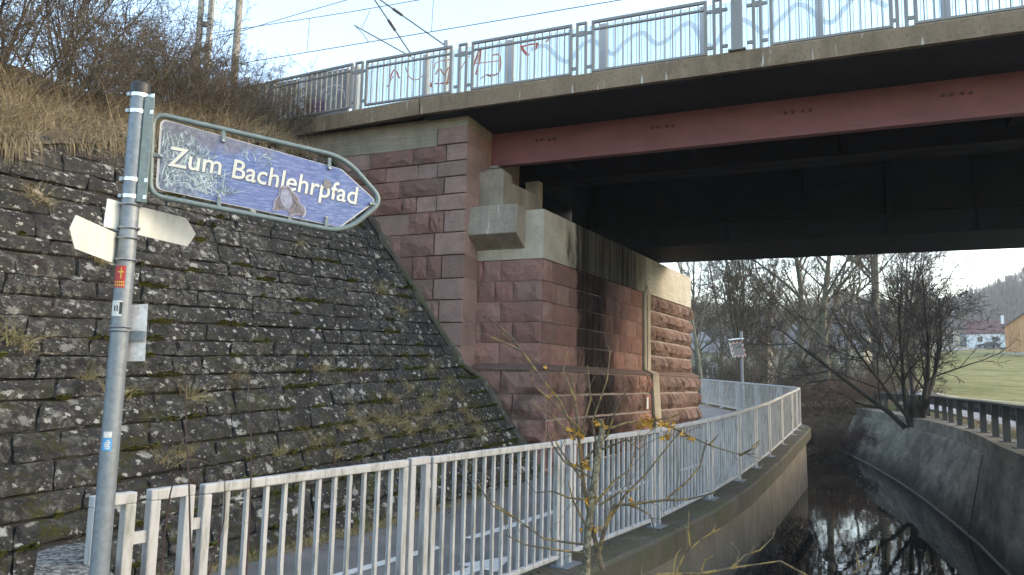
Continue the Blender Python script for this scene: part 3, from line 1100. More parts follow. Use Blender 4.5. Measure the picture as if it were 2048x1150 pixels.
def block_mesh(mat, name='stone', bev=0.012, seed=0):
    r = np.random.default_rng(seed)
    b = 0.02
    V = [(b, 0, b), (1 - b, 0, b), (1 - b, 0, 1 - b), (b, 0, 1 - b),
         (0, b * 2, 0), (1, b * 2, 0), (1, b * 2, 1), (0, b * 2, 1), (0, 1, 0), (1, 1, 0), (1, 1, 1), (0, 1, 1)]
    V = [tuple(np.array(v) + (r.uniform(-1, 1, 3) * 0.006 if i < 8 else 0)) for i, v in enumerate(V)]
    F = [(0, 1, 2, 3), (4, 5, 1, 0), (5, 6, 2, 1), (6, 7, 3, 2), (7, 4, 0, 3), (4, 8, 9, 5), (5, 9, 10, 6), (6, 10, 11, 7), (7, 11, 8, 4), (8, 11, 10, 9)]
    me = bpy.data.meshes.new(name)
    me.from_pydata(V, [], F)
    me.materials.append(mat)
    me.update()
    return me
QUO = [block_mesh(M['sand_quoin'], seed=i) for i in range(5)]

ww = thing('wing_wall', CA, 'red sandstone wing wall with smooth corner quoins under the bridge end', 'wall')
zs = [zA(y) for y in (252, 286, 320, 351, 386, 419, 463, 509, 556, 599, 645, 692, 742)] + [1.55, 1.15, 0.7, 0.3, -0.1]
zs[12] = min(zs[12], zs[11] - 0.3)
zs = sorted(set(zs), reverse=True)
LEFT_A = -5.2
# core
mb = MB()
mb.prism([CA + GN * 0.03 - U * 0.0 + V3(0, 0, -0.3), CA - G * 5.2 + GN * 0.03 + V3(0, 0, -0.3), CA - G * 5.2 + GN * 2.5 + V3(0, 0, -0.3), CA + GN * 2.5 - G * 0.02 + V3(0, 0, -0.3)], Z * (zs[0] + 0.28))
mb.build('wall_core', M['mortar'], ww)
rr = random.Random(12)
for i in range(len(zs) - 1):
    z1, z0 = zs[i], zs[i + 1]
    h = z1 - z0
    ql = (0.62 if i % 2 == 0 else 0.44) + rr.uniform(-0.03, 0.03)
    sd_ = 0.50
    # quoin wraps the corner: a block along -G and back along GN
    Mx = frame(CA - G * (ql - 0.006) - GN * 0.03 + Z * (z0 + 0.005), G, GN, Z, ql, sd_ + (0.12 if i % 2 else 0.0), h - 0.012)
    inst('quoin', QUO[rr.randrange(5)], Mx, ww)
    # rest of the side return
    d0 = sd_ + (0.12 if i % 2 else 0.0) - 0.03 + 0.008
    Mx = frame(CA + GN * d0 - G * 0.35 + Z * (z0 + 0.005), G, GN, Z, 0.35, 0.9, h - 0.012)
    inst('stone', QUO[rr.randrange(5)], Mx, ww)
    if i == 0:
        continue
    t = -ql - 0.005
    while t > LEFT_A:
        ln = rr.choice([0.3, 0.42, 0.55, 0.7, 0.85, 0.95])
        smooth_ = rr.random() < 0.12
        me = QUO[rr.randrange(5)] if smooth_ else ROUGH[rr.randrange(10)]
        pr = 0.0 if smooth_ else 0.02
        Mx = frame(CA + G * (t - ln + 0.006) - GN * pr + Z * (z0 + 0.007), G, GN, Z, ln - 0.012, 0.05 if not smooth_ else 0.12, h - 0.018)
        inst('stone', me, Mx, ww)
        t -= ln
# board-marked concrete on top of the wing wall, stepped down to the left
mb = MB()
zc1 = zs[1]
zc0 = zs[0]
a = CA + GN * 0.0
mb.prism([a + G * -0.0 + Z * (zc0 + 0.001), a + G * 0 + Z * (ZF0 + 0.02), a - G * 5.6 + Z * (ZF0 + 0.02), a - G * 5.6 + Z * (zc1 + 0.002), a - G * 0.63 + Z * (zc1 + 0.002), a - G * 0.63 + Z * (zc0 + 0.001)], GN * 2.4)
mb.build('concrete_upstand', M['conc_wing'], ww)

# ---- main abutment
ab = thing('bridge_abutment', CB, 'weathered red sandstone abutment with soot stain and pale concrete cap', 'abutment')
ZC0, ZC1 = 3.85, 4.74
SJ0, SJ1, SEND = sB2(1284, 640), sB2(1297, 640), sB2(1380, 600)
print('abutment s', SJ0, SJ1, SEND, 'tB1', tB1(962, 600))
T0 = tB1(958, 600)
zb = [3.85, 3.46, 3.09, 2.72, 2.35, 1.97]
zpl = [1.86, 1.45, 1.03, 0.62, 0.2, -0.2]
mb = MB()
A0 = CB - VR * 0.02 + GN * 0.02
foot = [A0, CB + U * (SEND - 0.02) - VR * 0.02, CB + U * (SEND - 0.02) - VR * 5.0, CB - G * 5.0 + GN * 0.6, CB + G * (T0 - 0.5) + GN * 0.02]
mb.prism([V3(p[0], p[1], -0.3) for p in foot], Z * (ZC0 + 0.3))
mb.build('wall_core', M['mortar'], ab)
rr = random.Random(31)
for i in range(5):
    z1, z0 = zb[i], zb[i + 1]
    h = z1 - z0
    cl = 0.80 if i % 2 == 0 else 0.55       # corner stone length along B1
    cdp = 0.36 if i % 2 == 0 else 0.60       # its return along B2
    Mx = frame(CB - G * cl - GN * 0.012 + Z * (z0 + 0.007), G, GN, Z, cl, 0.045, h - 0.018)
    inst('stone', ROUGHB[rr.randrange(10)], Mx, ab)
    Mx = frame(CB + U * 0.02 + VR * 0.012 + Z * (z0 + 0.007), U, -VR, Z, cdp - 0.02, 0.035, h - 0.018)
    inst('stone', ROUGHB[rr.randrange(10)], Mx, ab)
    t = -cl
    while t > T0 - 0.3:
        ln = rr.choice([0.36, 0.5, 0.62])
        Mx = frame(CB + G * (t - ln + 0.006) - GN * 0.012 + Z * (z0 + 0.007), G, GN, Z, ln - 0.014, 0.04, h - 0.018)
        inst('stone', ROUGHB[rr.randrange(10)], Mx, ab)
        t -= ln
    s = cdp
    while s < SJ0 - 0.05:
        ln = rr.choice([0.42, 0.55, 0.66, 0.8, 0.9])
        if s + ln > SJ0 - 0.25:
            ln = SJ0 - s
        Mx = frame(CB + U * (s + 0.006) + VR * 0.008 + Z * (z0 + 0.007), U, -VR, Z, ln - 0.012, 0.032, h - 0.018)
        inst('stone', ROUGHB[rr.randrange(10)], Mx, ab)
        s += ln
    s = SJ1
    while s < SEND - 0.05:
        ln = rr.choice([0.42, 0.55, 0.66, 0.8])
        if s + ln > SEND - 0.25:
            ln = SEND - s
        Mx = frame(CB + U * (s + 0.01) + VR * 0.03 + Z * (z0 + 0.03), U, -VR, Z, ln - 0.02, 0.11, h - 0.06)
        inst('stone', ROUGHF[rr.randrange(10)], Mx, ab)
        s += ln
# plinth: core, sloped cap, stones
PO = 0.20
mb = MB()
c_ = CB + VR * (PO - 0.03) - GN * (PO - 0.03) + G * 0.0
fo = [V3(*(CB - GN * (PO - 0.03) + G * 0.15)[:2], -0.3), V3(*(CB + U * (SEND + 0.12) + VR * (PO - 0.03))[:2], -0.3), V3(*(CB + U * (SEND + 0.12) - VR * 1.0)[:2], -0.3), V3(*(CB + G * (T0 - 0.5) + GN * 0.5)[:2], -0.3), V3(*(CB + G * (T0 - 0.5) - GN * (PO - 0.03))[:2], -0.3)]
fo[0] = V3(*(CB + VR * (PO - 0.03) - U * 0.12)[:2], -0.3)
mb.prism(fo, Z * (1.86 + 0.3))
mb.build('plinth_core', M['mortar'], ab)
mb = MB()
# sloped weathering course on both faces
def wedge(P, d, L, out):
    a = P + Z * 1.862
    mb.prism([a + out * (PO + 0.02), a + out * (PO + 0.02) + Z * 0.03, a - out * 0.01 + Z * 0.125, a - out * 0.01], d * L)
wedge(CB - U * 0.15, U, SJ0 + 0.13, VR)
wedge(CB + U * (SJ1 + 0.02), U, SEND - SJ1 + 0.1, VR)
wedge(CB + G * (T0 - 0.4), G, -T0 + 0.5, -GN)
mb.build('plinth_course', M['sand_far'], ab)
for i in range(5):
    z1, z0 = zpl[i], zpl[i + 1]
    h = z1 - z0
    t = 0.17
    first = True
    while t > T0 - 0.3:
        ln = (0.62 if i % 2 else 0.85) if first else rr.choice([0.5, 0.7])
        first = False
        Mx = frame(CB + G * (t - ln + 0.01) - GN * PO + Z * (z0 + 0.015), G, GN, Z, ln - 0.02, 0.075, h - 0.035)
        inst('stone', ROUGHB[rr.randrange(10)], Mx, ab)
        t -= ln
    for (sa, sb, RM, dp) in ((-0.10, SJ0 + 0.1, ROUGHB, 0.07), (SJ1 + 0.12, SEND + 0.12, ROUGHF, 0.14)):
        s = sa
        while s < sb - 0.05:
            ln = rr.choice([0.42, 0.55, 0.66, 0.8])
            if s + ln > sb - 0.25:
                ln = sb - s
            Mx = frame(CB + U * (s + 0.015) + VR * PO + Z * (z0 + 0.015), U, -VR, Z, ln - 0.03, dp, h - 0.045)
            inst('stone', RM[rr.randrange(10)], Mx, ab)
            s += ln
# pale joint cover strip
mb = MB()
p = CB + U * (SJ0 + 0.01)
w_ = SJ1 - SJ0 - 0.02
mb.prism([p + Z * 1.95, p + U * w_ + Z * 1.95, p + U * w_ + Z * 3.80, p + U * (w_ / 2) + Z * 4.02, p + Z * 3.80], VR * 0.06)
mb.obox(p + U * (w_ * 0.40) + VR * 0.05 + Z * 1.95, U * w_ * 0.2, VR * 0.03, Z * 1.8)
p2 = CB + U * (SJ0 + 0.01) + VR * PO
q0 = p2 + Z * 1.88
q1 = p2 + U * 0.34 + Z * 0.15
mb.prism([q0, q0 + U * w_, q1 + U * w_, q1], VR * 0.06)
mb.prism([p + VR * 0.0 + Z * 2.0, p + VR * 0.06 + Z * 2.0, p + VR * (PO + 0.06) + Z * 1.90, p + VR * (PO + 0.06) + Z * 1.86, p + Z * 1.86], U * w_)
mb.build('joint_cover', M['conc_cap'], ab)
mb = MB()
mb.cbox(CB + U * (SJ0 - 0.42) + VR * (PO + 0.075) + Z * 1.22, U * 0.11, VR * 0.012, Z * 0.26)
mb.build('marker_plate', M['plate'], ab)
# concrete cap
mb = MB()
fo = [CB - GN * 0.02 + VR * 0.0 + G * 0.02, CB + U * (SJ0 + w_ / 2 - 0.006) + VR * 0.02, CB + U * (SJ0 + w_ / 2 - 0.006) - VR * 3.0, CB + G * (T0 - 0.5) + GN * 2.6, CB + G * (T0 - 0.5) - GN * 0.02]
mb.prism([V3(p[0], p[1], ZC0 + 0.002) for p in fo], Z * (ZC1 - ZC0))
mb.build('concrete_cap', M['conc_cap'], ab)
mb = MB()
fo = [CB + U * (SJ0 + w_ / 2 + 0.006) + VR * 0.03, CB + U * SEND + VR * 0.03, CB + U * SEND - VR * 3.0, CB + U * (SJ0 + w_ / 2 + 0.006) - VR * 3.0]
mb.prism([V3(p[0], p[1], ZC0 + 0.002) for p in fo], Z * (ZC1 - ZC0 - 0.01))
m_ = m_concrete('pale_cap_concrete', (0.50, 0.48, 0.40), 0.2, board=True, streaks=0.15)
mb.build('concrete_cap', m_, ab)
# bearing pedestal, seat block, corbel
tp0, tp1 = tB1(957, 400), tB1(1006, 400)
mb = MB()
mb.obox(CB + G * (tp0 - 0.12) - GN * 0.01 + Z * (ZC1 + 0.003), G * (tp1 - tp0 + 0.12), GN * 0.42, Z * 0.80)
mb.prism([CB + G * tp0 + GN * 0.05 + Z * (ZC1 + 0.802), CB + G * tp1 + GN * 0.05 + Z * (ZC1 + 0.802), CB + G * (tp1 - 0.08) + GN * 0.05 + Z * (ZC1 + 0.86), CB + G * (tp0 + 0.14) + GN * 0.05 + Z * (ZC1 + 0.86)], GN * 0.34)
mb.build('bearing_pedestal', M['conc_block'], ab, bevel=0.02)
mb = MB()
mb.obox(CB + G * tp1 + GN * 0.412 - VR * 0.9 + Z * (ZC1 + 0.003), U * 1.15, VR * 0.9, Z * 0.66)
mb.build('seat_block', M['conc_block'], ab, bevel=0.02)
mb = MB()
mb.obox(CB + U * 1.35 - VR * 1.1 + Z * (ZC1 + 0.003), U * 0.2, VR * 0.3, Z * 0.95)
mb.build('seat_post', M['conc_block'], ab, bevel=0.01)
tc0, tc1 = tB1(946, 450) + 0.03, tB1(1052, 450)
z_cb, z_ct = 4.06, 4.78
mb = MB()
b0 = CB - GN * 0.018
mb.prism([b0 + G * (tc0 - 0.15) + Z * z_ct, b0 - GN * 0.40 + G * (tc0 - 0.15) + Z * z_ct, b0 - GN * 0.43 + G * (tc0 - 0.15) + Z * (z_cb + 0.20), b0 + G * (tc0 - 0.15) + Z * (z_cb - 0.02)], G * (tc1 - tc0 + 0.15))
mb.build('corbel', M['conc_block'], ab, bevel=0.015)
# back wall behind the seat
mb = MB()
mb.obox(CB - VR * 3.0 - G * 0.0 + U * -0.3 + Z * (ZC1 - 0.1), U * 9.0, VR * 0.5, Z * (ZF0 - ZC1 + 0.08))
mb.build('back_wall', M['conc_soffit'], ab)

# ================================================================== BRIDGE
GW = atY(985, 335, 14.0)                    # foot of the outer girder web at its bearing
ZG = float(GW[2])
br = thing('railway_bridge', V3(GW[0], GW[1], ZG), 'steel railway bridge with red outer girder and concrete edge beam', 'bridge')
LEN = 24.0
FL = V3(-4.6, 14.45, 0)                      # left end of the edge beam
# edge beams (two pieces with a joint)
def edge_beam(P, d, L, sec_n, name='edge_beam'):
    mb = MB()
    a = P
    mb.prism([a + Z * ZF0, a + Z * (ZF1 - 0.03), a + sec_n * 0.03 + Z * ZF1, a + sec_n * 0.42 + Z * ZF1, a + sec_n * 0.42 + Z * (ZF0 + 0.1), a + sec_n * 0.09 + Z * (ZF0 + 0.1), a + sec_n * 0.09 + Z * ZF0, a + sec_n * 0.06 + Z * ZF0, a + sec_n * 0.06 + Z * (ZF0 + 0.02), a + sec_n * 0.03 + Z * (ZF0 + 0.02), a + sec_n * 0.03 + Z * ZF0], d * L)
    return mb.build(name, M['conc_edge'], br)
edge_beam(F0 + G * 0.012, G, LEN + 2, GN)
dl = unit(FL - F0)
edge_beam(F0 + dl * 0.012, dl, np.linalg.norm(FL - F0) + 1.5, V3(-dl[1], dl[0], 0) * (1 if np.dot(V3(-dl[1], dl[0], 0), GN) > 0 else -1))
# deck slab
mb = MB()
mb.obox(F0 + G * 0.0 + GN * 0.093 + Z * (ZF0 - 0.006), G * (LEN + 2), GN * 0.33, Z * 0.10)
mb.obox(F0 + G * 0.0 + GN * 0.423 + Z * (ZF0 - 0.006), G * (LEN + 2), GN * 7.6, Z * 0.25)
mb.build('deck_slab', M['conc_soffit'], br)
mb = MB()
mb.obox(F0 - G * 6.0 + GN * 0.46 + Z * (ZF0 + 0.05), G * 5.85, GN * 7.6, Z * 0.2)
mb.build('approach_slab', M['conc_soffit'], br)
# outer girder
def girder(P, z0, z1, L, mat, name, fl=0.34, web=0.03):
    mb = MB()
    mb.obox(P + Z * (z0 + 0.035), G * L, GN * web, Z * (z1 - z0 - 0.036))
    mb.obox(P - GN * (fl - web) / 2 + Z * z0, G * L, GN * fl, Z * 0.035)
    return mb.build(name, mat, br)
P0 = V3(GW[0], GW[1], 0) - G * 0.22
og = girder(P0, ZG, ZF0 - 0.014, LEN, M['red_steel'], 'outer_girder', fl=0.16)
mb = MB()
mb.obox(P0 + G * 0.20 - GN * 0.065 + Z * (ZG + 0.036), G * 0.025, GN * 0.063, Z * (ZF0 - ZG - 0.06))
mb.build('stiffener', M['red_steel'], og)
M['bolt_red'] = plain('bolt_head_paint', (0.09, 0.035, 0.036), 0.6)
bm = MB().tube([V3(0, 0, 0), V3(0, -0.028, 0), V3(0, -0.038, 0)], [0.030, 0.027, 0.010], 8).mesh('bolt', M['bolt_red'])
for px in ((1074, 281), (1084, 280), (1099, 279), (1109, 278), (1305, 255), (1316, 254), (1334, 252), (1346, 251), (1571, 226), (1585, 224), (1606, 222), (1621, 220), (1886, 191), (1903, 189), (1925, 187), (1942, 185)):
    p = onpl(*px, GW, GN)
    inst('bolt', bm, frame(p - GN * 0.0, G, GN, Z), og)
mb = MB()
bc = P0 + G * 0.24 + GN * 0.015
mb.obox(bc - G * 0.14 - GN * 0.13 + Z * (ZG - 0.05), G * 0.28, GN * 0.26, Z * 0.048)
mb.build('bearing_plate', M['band'], br)
mb = MB()
mb.obox(bc - G * 0.10 - GN * 0.10 + Z * (ZC1 + 0.855), G * 0.20, GN * 0.20, Z * (ZG - 0.05 - ZC1 - 0.855))
mb.build('bearing', M['dark_steel'], br)
# inner girders, cross bracing
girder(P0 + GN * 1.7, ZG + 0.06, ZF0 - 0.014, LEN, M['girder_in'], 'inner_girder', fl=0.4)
PN = atz(1270, 495, 4.87)
PF = atz(1312, 526, 4.87)
on_ = float(np.dot(PN - F0, GN))
of_ = float(np.dot(PF - F0, GN))
print('box girder offsets', on_, of_, 'right', [float(np.dot(atz(2048, y, 4.87) - F0, GN)) for y in (461, 498)])
PB = V3(F0[0], F0[1], 0) + G * (np.dot(PN - F0, G) - 1.6)
mb = MB()
mb.obox(PB + GN * (on_ + 0.05) + Z * 4.90, G * LEN, GN * 0.03, Z * (ZF0 - 4.90 - 0.014))
mb.obox(PB + GN * (of_ - 0.10) + Z * 4.90, G * LEN, GN * 0.03, Z * (ZF0 - 4.90 - 0.014))
mb.obox(PB + GN * on_ + Z * 4.86, G * LEN, GN * (of_ - on_), Z * 0.04)
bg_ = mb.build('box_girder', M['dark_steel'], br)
for k in range(14):
    mb = MB()
    a = PB + G * (0.5 + k * 1.62) + GN * (on_ - 0.07)
    mb.obox(a + Z * 4.905, G * 0.025, GN * 0.12, Z * (ZF0 - 4.93))
    mb.build('web_stiffener', M['dark_steel'], bg_)
mb = MB()
mb.obox(PB + GN * (on_ - 0.06) + Z * 5.35, G * LEN, GN * 0.11, Z * 0.02)
mb.build('longitudinal_rib', M['dark_steel'], bg_)
for k in range(9):
    mb = MB()
    a = P0 + G * (1.2 + k * 2.6) + GN * 0.031
    mb.obox(a + Z * (ZF0 - 0.36), G * 0.14, GN * 1.66, Z * 0.34)
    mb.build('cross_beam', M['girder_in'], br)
mb = MB()
mb.obox(PB + G * 0.9 + GN * (on_ + 0.1) + Z * (ZC1 - 0.02), G * 0.3, GN * 0.3, Z * (4.862 - ZC1 + 0.02))
mb.obox(PB + G * 0.9 + GN * (of_ - 0.5) + Z * (ZC1 - 0.02), G * 0.3, GN * 0.3, Z * (4.862 - ZC1 + 0.02))
mb.build('bearing', M['dark_steel'], br)

# ------------------------------------------------------------------ bridge railing
RB = V3(F0[0], F0[1], 0) + GN * 0.16
def tR(x, y):
    return float(np.dot(onpl(x, y, RB, GN) - RB, G))
ZR0 = ZF1
ZRT = float(onpl(1144, 49, RB, GN)[2])
print('bridge rail top above deck', ZRT - ZR0, float(onpl(907, 88, RB, GN)[2]) - ZR0, float(onpl(1413, 2, RB, GN)[2]) - ZR0)
brr = thing('bridge_railing', RB + Z * ZR0, 'grey steel bar railing along the top edge of the bridge', 'railing')
def rail_frame(P, d, L, z0, z1, w_, mat, parent, name, legs_down=0.0, mid=None, nrm=None):
    """closed rectangular tube frame standing in the plane of d and z"""
    nn = nrm if nrm is not None else V3(-d[1], d[0], 0)
    mb = MB()
    o = P - nn * w_ / 2
    mb.obox(o + Z * (z1 - w_), d * L, nn * w_, Z * w_)
    if legs_down is None:
        mb.obox(o + Z * z0, d * w_, nn * w_, Z * (z1 - w_ - z0))
        mb.obox(o + d * (L - w_) + Z * z0, d * w_, nn * w_, Z * (z1 - w_ - z0))
    else:
        mb.obox(o + Z * z0, d * L, nn * w_, Z * w_ * 0.8)
        mb.obox(o + Z * (z0 + w_ * 0.8), d * w_, nn * w_, Z * (z1 - w_ * 1.8 - z0))
        mb.obox(o + d * (L - w_) + Z * (z0 + w_ * 0.8), d * w_, nn * w_, Z * (z1 - w_ * 1.8 - z0))
    if mid is not None:
        mb.obox(o + nn * 0.004 + d * (w_ + 0.0005) + Z * (mid - w_ * 0.35), d * (L - 2 * w_ - 0.001), nn * (w_ - 0.008), Z * w_ * 0.7)
    return mb.build(name, mat, parent, bevel=0.006)
hh = ZRT - ZR0
barB = MB().box((0, 0, 0.5), 0.014, 0.03, 1.0).mesh('bar', M['rail_bridge'])
panels = [(733, 905), (943, 1144), (1183, 1415), (1541, 1790), (1832, 2075)]
narrow = [(712, 728), (917, 935), (1152, 1174), (1426, 1446), (1506, 1526), (1795, 1820)]
ts = [(tR(a, 120), tR(b, 120)) for a, b in panels]
ts += [(ts[-1][1] + 0.45, ts[-1][1] + 2.5), (ts[-1][1] + 2.95, ts[-1][1] + 5.0)]
tn = [(tR(a, 120), tR(b, 120)) for a, b in narrow]
tn += [(ts[-2][0] - 0.33, ts[-2][0] - 0.12), (ts[-1][0] - 0.33, ts[-1][0] - 0.12)]
for a, b in ts:
    pf = rail_frame(RB + G * a, G, b - a, ZR0 + 0.06, ZR0 + hh, 0.05, M['rail_bridge'], brr, 'railing_panel', mid=ZR0 + hh - 0.155, nrm=GN)
    nb = int(round((b - a) / 0.135))
    for i in range(1, nb):
        p = RB + G * (a + (b - a) * i / nb)
        inst('bar', barB, frame(p + Z * (ZR0 + 0.09), G, GN, Z, 1, 1, hh - 0.13), pf)
for a, b in tn:
    pf = rail_frame(RB + G * a, G, b - a, ZR0 - 0.01, ZR0 + hh + 0.005, 0.045, M['rail_bridge'], brr, 'post_frame', legs_down=None, nrm=GN)
    mb = MB()
    mb.obox(RB + G * (a + 0.0455) - GN * 0.015 + Z * (ZR0 + hh - 0.24), G * (b - a - 0.091), GN * 0.03, Z * 0.085)
    mb.build('cross_plate', M['rail_bridge'], pf)
    for e, sg in ((a, -1), (b, 1)):
        for zz in (0.17, hh - 0.2):
            MB().cbox(RB + G * (e + sg * 0.035) + Z * (ZR0 + zz), G * 0.09, GN * 0.03, Z * 0.05).build('connector', M['rail_bridge'], pf)
# left panel that bends away over the approach
RBL = F0 + GN * 0.16
dl2 = unit(V3(FL[0], FL[1], 0) - F0)
nl = V3(-dl2[1], dl2[0], 0)
nl = nl if np.dot(nl, GN) > 0 else -nl
tleft = ts[0][0]
a_l = tR(705, 170)
P_l = RB + G * (a_l)
for k in range(2):
    st = P_l + dl2 * (k * 2.35)
    pf = rail_frame(st, dl2, 2.1, ZR0 + 0.06 - 0.0 * k, ZR0 + hh, 0.05, M['rail_bridge'], brr, 'railing_panel', mid=ZR0 + hh - 0.155, nrm=nl)
    for i in range(1, 16):
        inst('bar', barB, frame(st + dl2 * (2.1 * i / 16) + Z * (ZR0 + 0.09), dl2, nl, Z, 1, 1, hh - 0.13), pf)
pf = rail_frame(P_l + dl2 * 2.13, dl2, 0.19, ZR0 - 0.01, ZR0 + hh, 0.045, M['rail_bridge'], brr, 'post_frame', legs_down=None, nrm=nl)

# tall post standing on the edge beam
mp = thing('bridge_mast', RB + Z * ZF1, 'grey steel mast standing on the bridge edge beam in front of the railing', 'mast')
t_ = tR(1476, 90)
mb = MB()
pm = RB - GN * 0.10 + G * t_
mb.cbox(pm + Z * (ZF1 + 2.2 - 0.005), G * 0.16, GN * 0.10, Z * 4.4)
mb.build('post', M['rail_bridge'], mp, bevel=0.008)
mb = MB()
mb.cbox(pm + Z * (ZF1 + 0.012), G * 0.26, GN * 0.2, Z * 0.025)
mb.build('base_plate', M['rail_bridge'], mp)
mp.location = [float(c) for c in (pm + Z * ZF1)]
for c in mp.children:
    c.matrix_parent_inverse = Matrix.Translation(mp.location).inverted()

# ------------------------------------------------------------------ glass screen
SO = 1.05
RSn = V3(F0[0], F0[1], 0) + GN * SO
def tS(x, y):
    return float(np.dot(onpl(x, y, RSn, GN) - RSn, G))
def zS(x, y):
    return float(onpl(x, y, RSn, GN)[2])
ZST = (zS(1140, 64) + zS(910, 90) + zS(1404, 19)) / 3
print('screen top', zS(1140, 64), zS(910, 90), zS(1404, 19))
def m_glass():
    n = NT('printed_screen_glass')
    d = n.dot(n.pos, tuple(G))
    st = n.math('FRACT', n.math('MULTIPLY', d, 1 / 0.085))
    line = n.ramp(st, [(0.0, 1.0), (0.10, 1.0), (0.13, 0.0)], 'LINEAR')
    tr = n.node('ShaderNodeBsdfTransparent')
    tr.inputs[0].default_value = (0.84, 0.90, 0.91, 1)
    gl = n.node('ShaderNodeBsdfTranslucent')
    gl.inputs[0].default_value = (0.75, 0.86, 0.88, 1)
    df = n.node('ShaderNodeBsdfDiffuse')
    df.inputs[0].default_value = (0.20, 0.24, 0.27, 1)
    m1 = n.node('ShaderNodeMixShader')
    m1.inputs[0].default_value = 0.12
    n.t.links.new(tr.outputs[0], m1.inputs[1])
    n.t.links.new(gl.outputs[0], m1.inputs[2])
    m2 = n.node('ShaderNodeMixShader')
    n.set(m2.inputs[0], n.math('MULTIPLY', line, 0.55))
    n.t.links.new(m1.outputs[0], m2.inputs[1])
    n.t.links.new(df.outputs[0], m2.inputs[2])
    n.t.links.new(m2.outputs[0], n.out.inputs[0])
    return n.m
M['screen'] = m_glass()
def m_print(name, col, a):
    n = NT(name)
    n.b.inputs['Alpha'].default_value = a
    return n.fin(col, 0.8)
M['wave'] = m_print('wave_print', (0.30, 0.315, 0.31), 0.5)
M['graf_red'] = m_print('red_spray_paint', (0.42, 0.06, 0.02), 0.95)
M['graf_orange'] = m_print('orange_spray_paint', (0.46, 0.14, 0.04), 0.9)
M['graf_purple'] = m_print('purple_spray_paint', (0.20, 0.09, 0.22), 0.95)
M['graf_white'] = m_print('white_spray_paint', (0.55, 0.55, 0.53), 0.7)
M['post_grey'] = m_rail_paint('screen_post_paint', (0.40, 0.40, 0.41), 0.15)
M['panel_grey'] = m_concrete('barrier_concrete', (0.25, 0.245, 0.235), 0.3, streaks=0.3)
gs = thing('glass_screen', RSn + Z * ZF1, 'clear printed glass screen with wave band behind the bridge railing', 'screen')
px_posts = [718, 855, 1022, 1208, 1408, 1640, 1895]
tp = [tS(x, 90) for x in px_posts]
tp += [tp[-1] + 2.05 * (k + 1) for k in range(3)]
zb_ = ZF1 - 0.1
def rib3(pts, w_, off, thick=0.004):
    """painted stroke lying on the front of the screen"""
    mb = MB()
    pts = [np.asarray(p, float) for p in pts]
    n = len(pts)
    A, B = [], []
    for i in range(n):
        t = unit(pts[min(i + 1, n - 1)] - pts[max(i - 1, 0)])
        u_ = np.cross(GN, t)
        ww_ = w_[i] if hasattr(w_, '__len__') else w_
        A.append(pts[i] - u_ * ww_ / 2 - GN * off)
        B.append(pts[i] + u_ * ww_ / 2 - GN * off)
    mb.add(A + B, [(i, i + 1, n + i + 1, n + i) for i in range(n - 1)])
    return mb
def stroke(pxs, w_, mat, name, parent, off=0.014, P=None, N=None, sub=5):
    P = RSn if P is None else P
    q = [onpl(x, y, P, GN) for x, y in pxs]
    q = np.array(q)
    if len(q) > 2:      # smooth
        tt = np.linspace(0, len(q) - 1, (len(q) - 1) * sub + 1)
        out = []
        for t in tt:
            i = min(int(t), len(q) - 2)
            f = t - i
            p0, p1, p2, p3_ = q[max(i - 1, 0)], q[i], q[i + 1], q[min(i + 2, len(q) - 1)]
            out.append(0.5 * ((2 * p1) + (-p0 + p2) * f + (2 * p0 - 5 * p1 + 4 * p2 - p3_) * f * f + (-p0 + 3 * p1 - 3 * p2 + p3_) * f ** 3))
        q = np.array(out)
    return rib3(q, w_, off).build(name, mat, parent)
panes = []
for i in range(len(tp) - 1):
    mb = MB()
    mb.obox(RSn + G * (tp[i] + 0.06) - GN * 0.006 + Z * zb_, G * (tp[i + 1] - tp[i] - 0.12), GN * 0.012, Z * (ZST - zb_))
    panes.append(mb.build('pane', M['screen'], gs))
for t in tp:
    mb = MB()
    mb.cbox(RSn + G * t + Z * (zb_ + ZST - 0.02) / 2, G * 0.118, GN * 0.12, Z * (ZST - 0.02 - zb_))
    mb.build('post', M['post_grey'], gs, bevel=0.006)
mb = MB()
mb.obox(RSn + G * (tp[0]) - GN * 0.05 + Z * (zb_ - 0.1), G * (tp[-1] - tp[0]), GN * 0.1, Z * 0.1)
mb.build('base_rail', M['panel_grey'], gs)
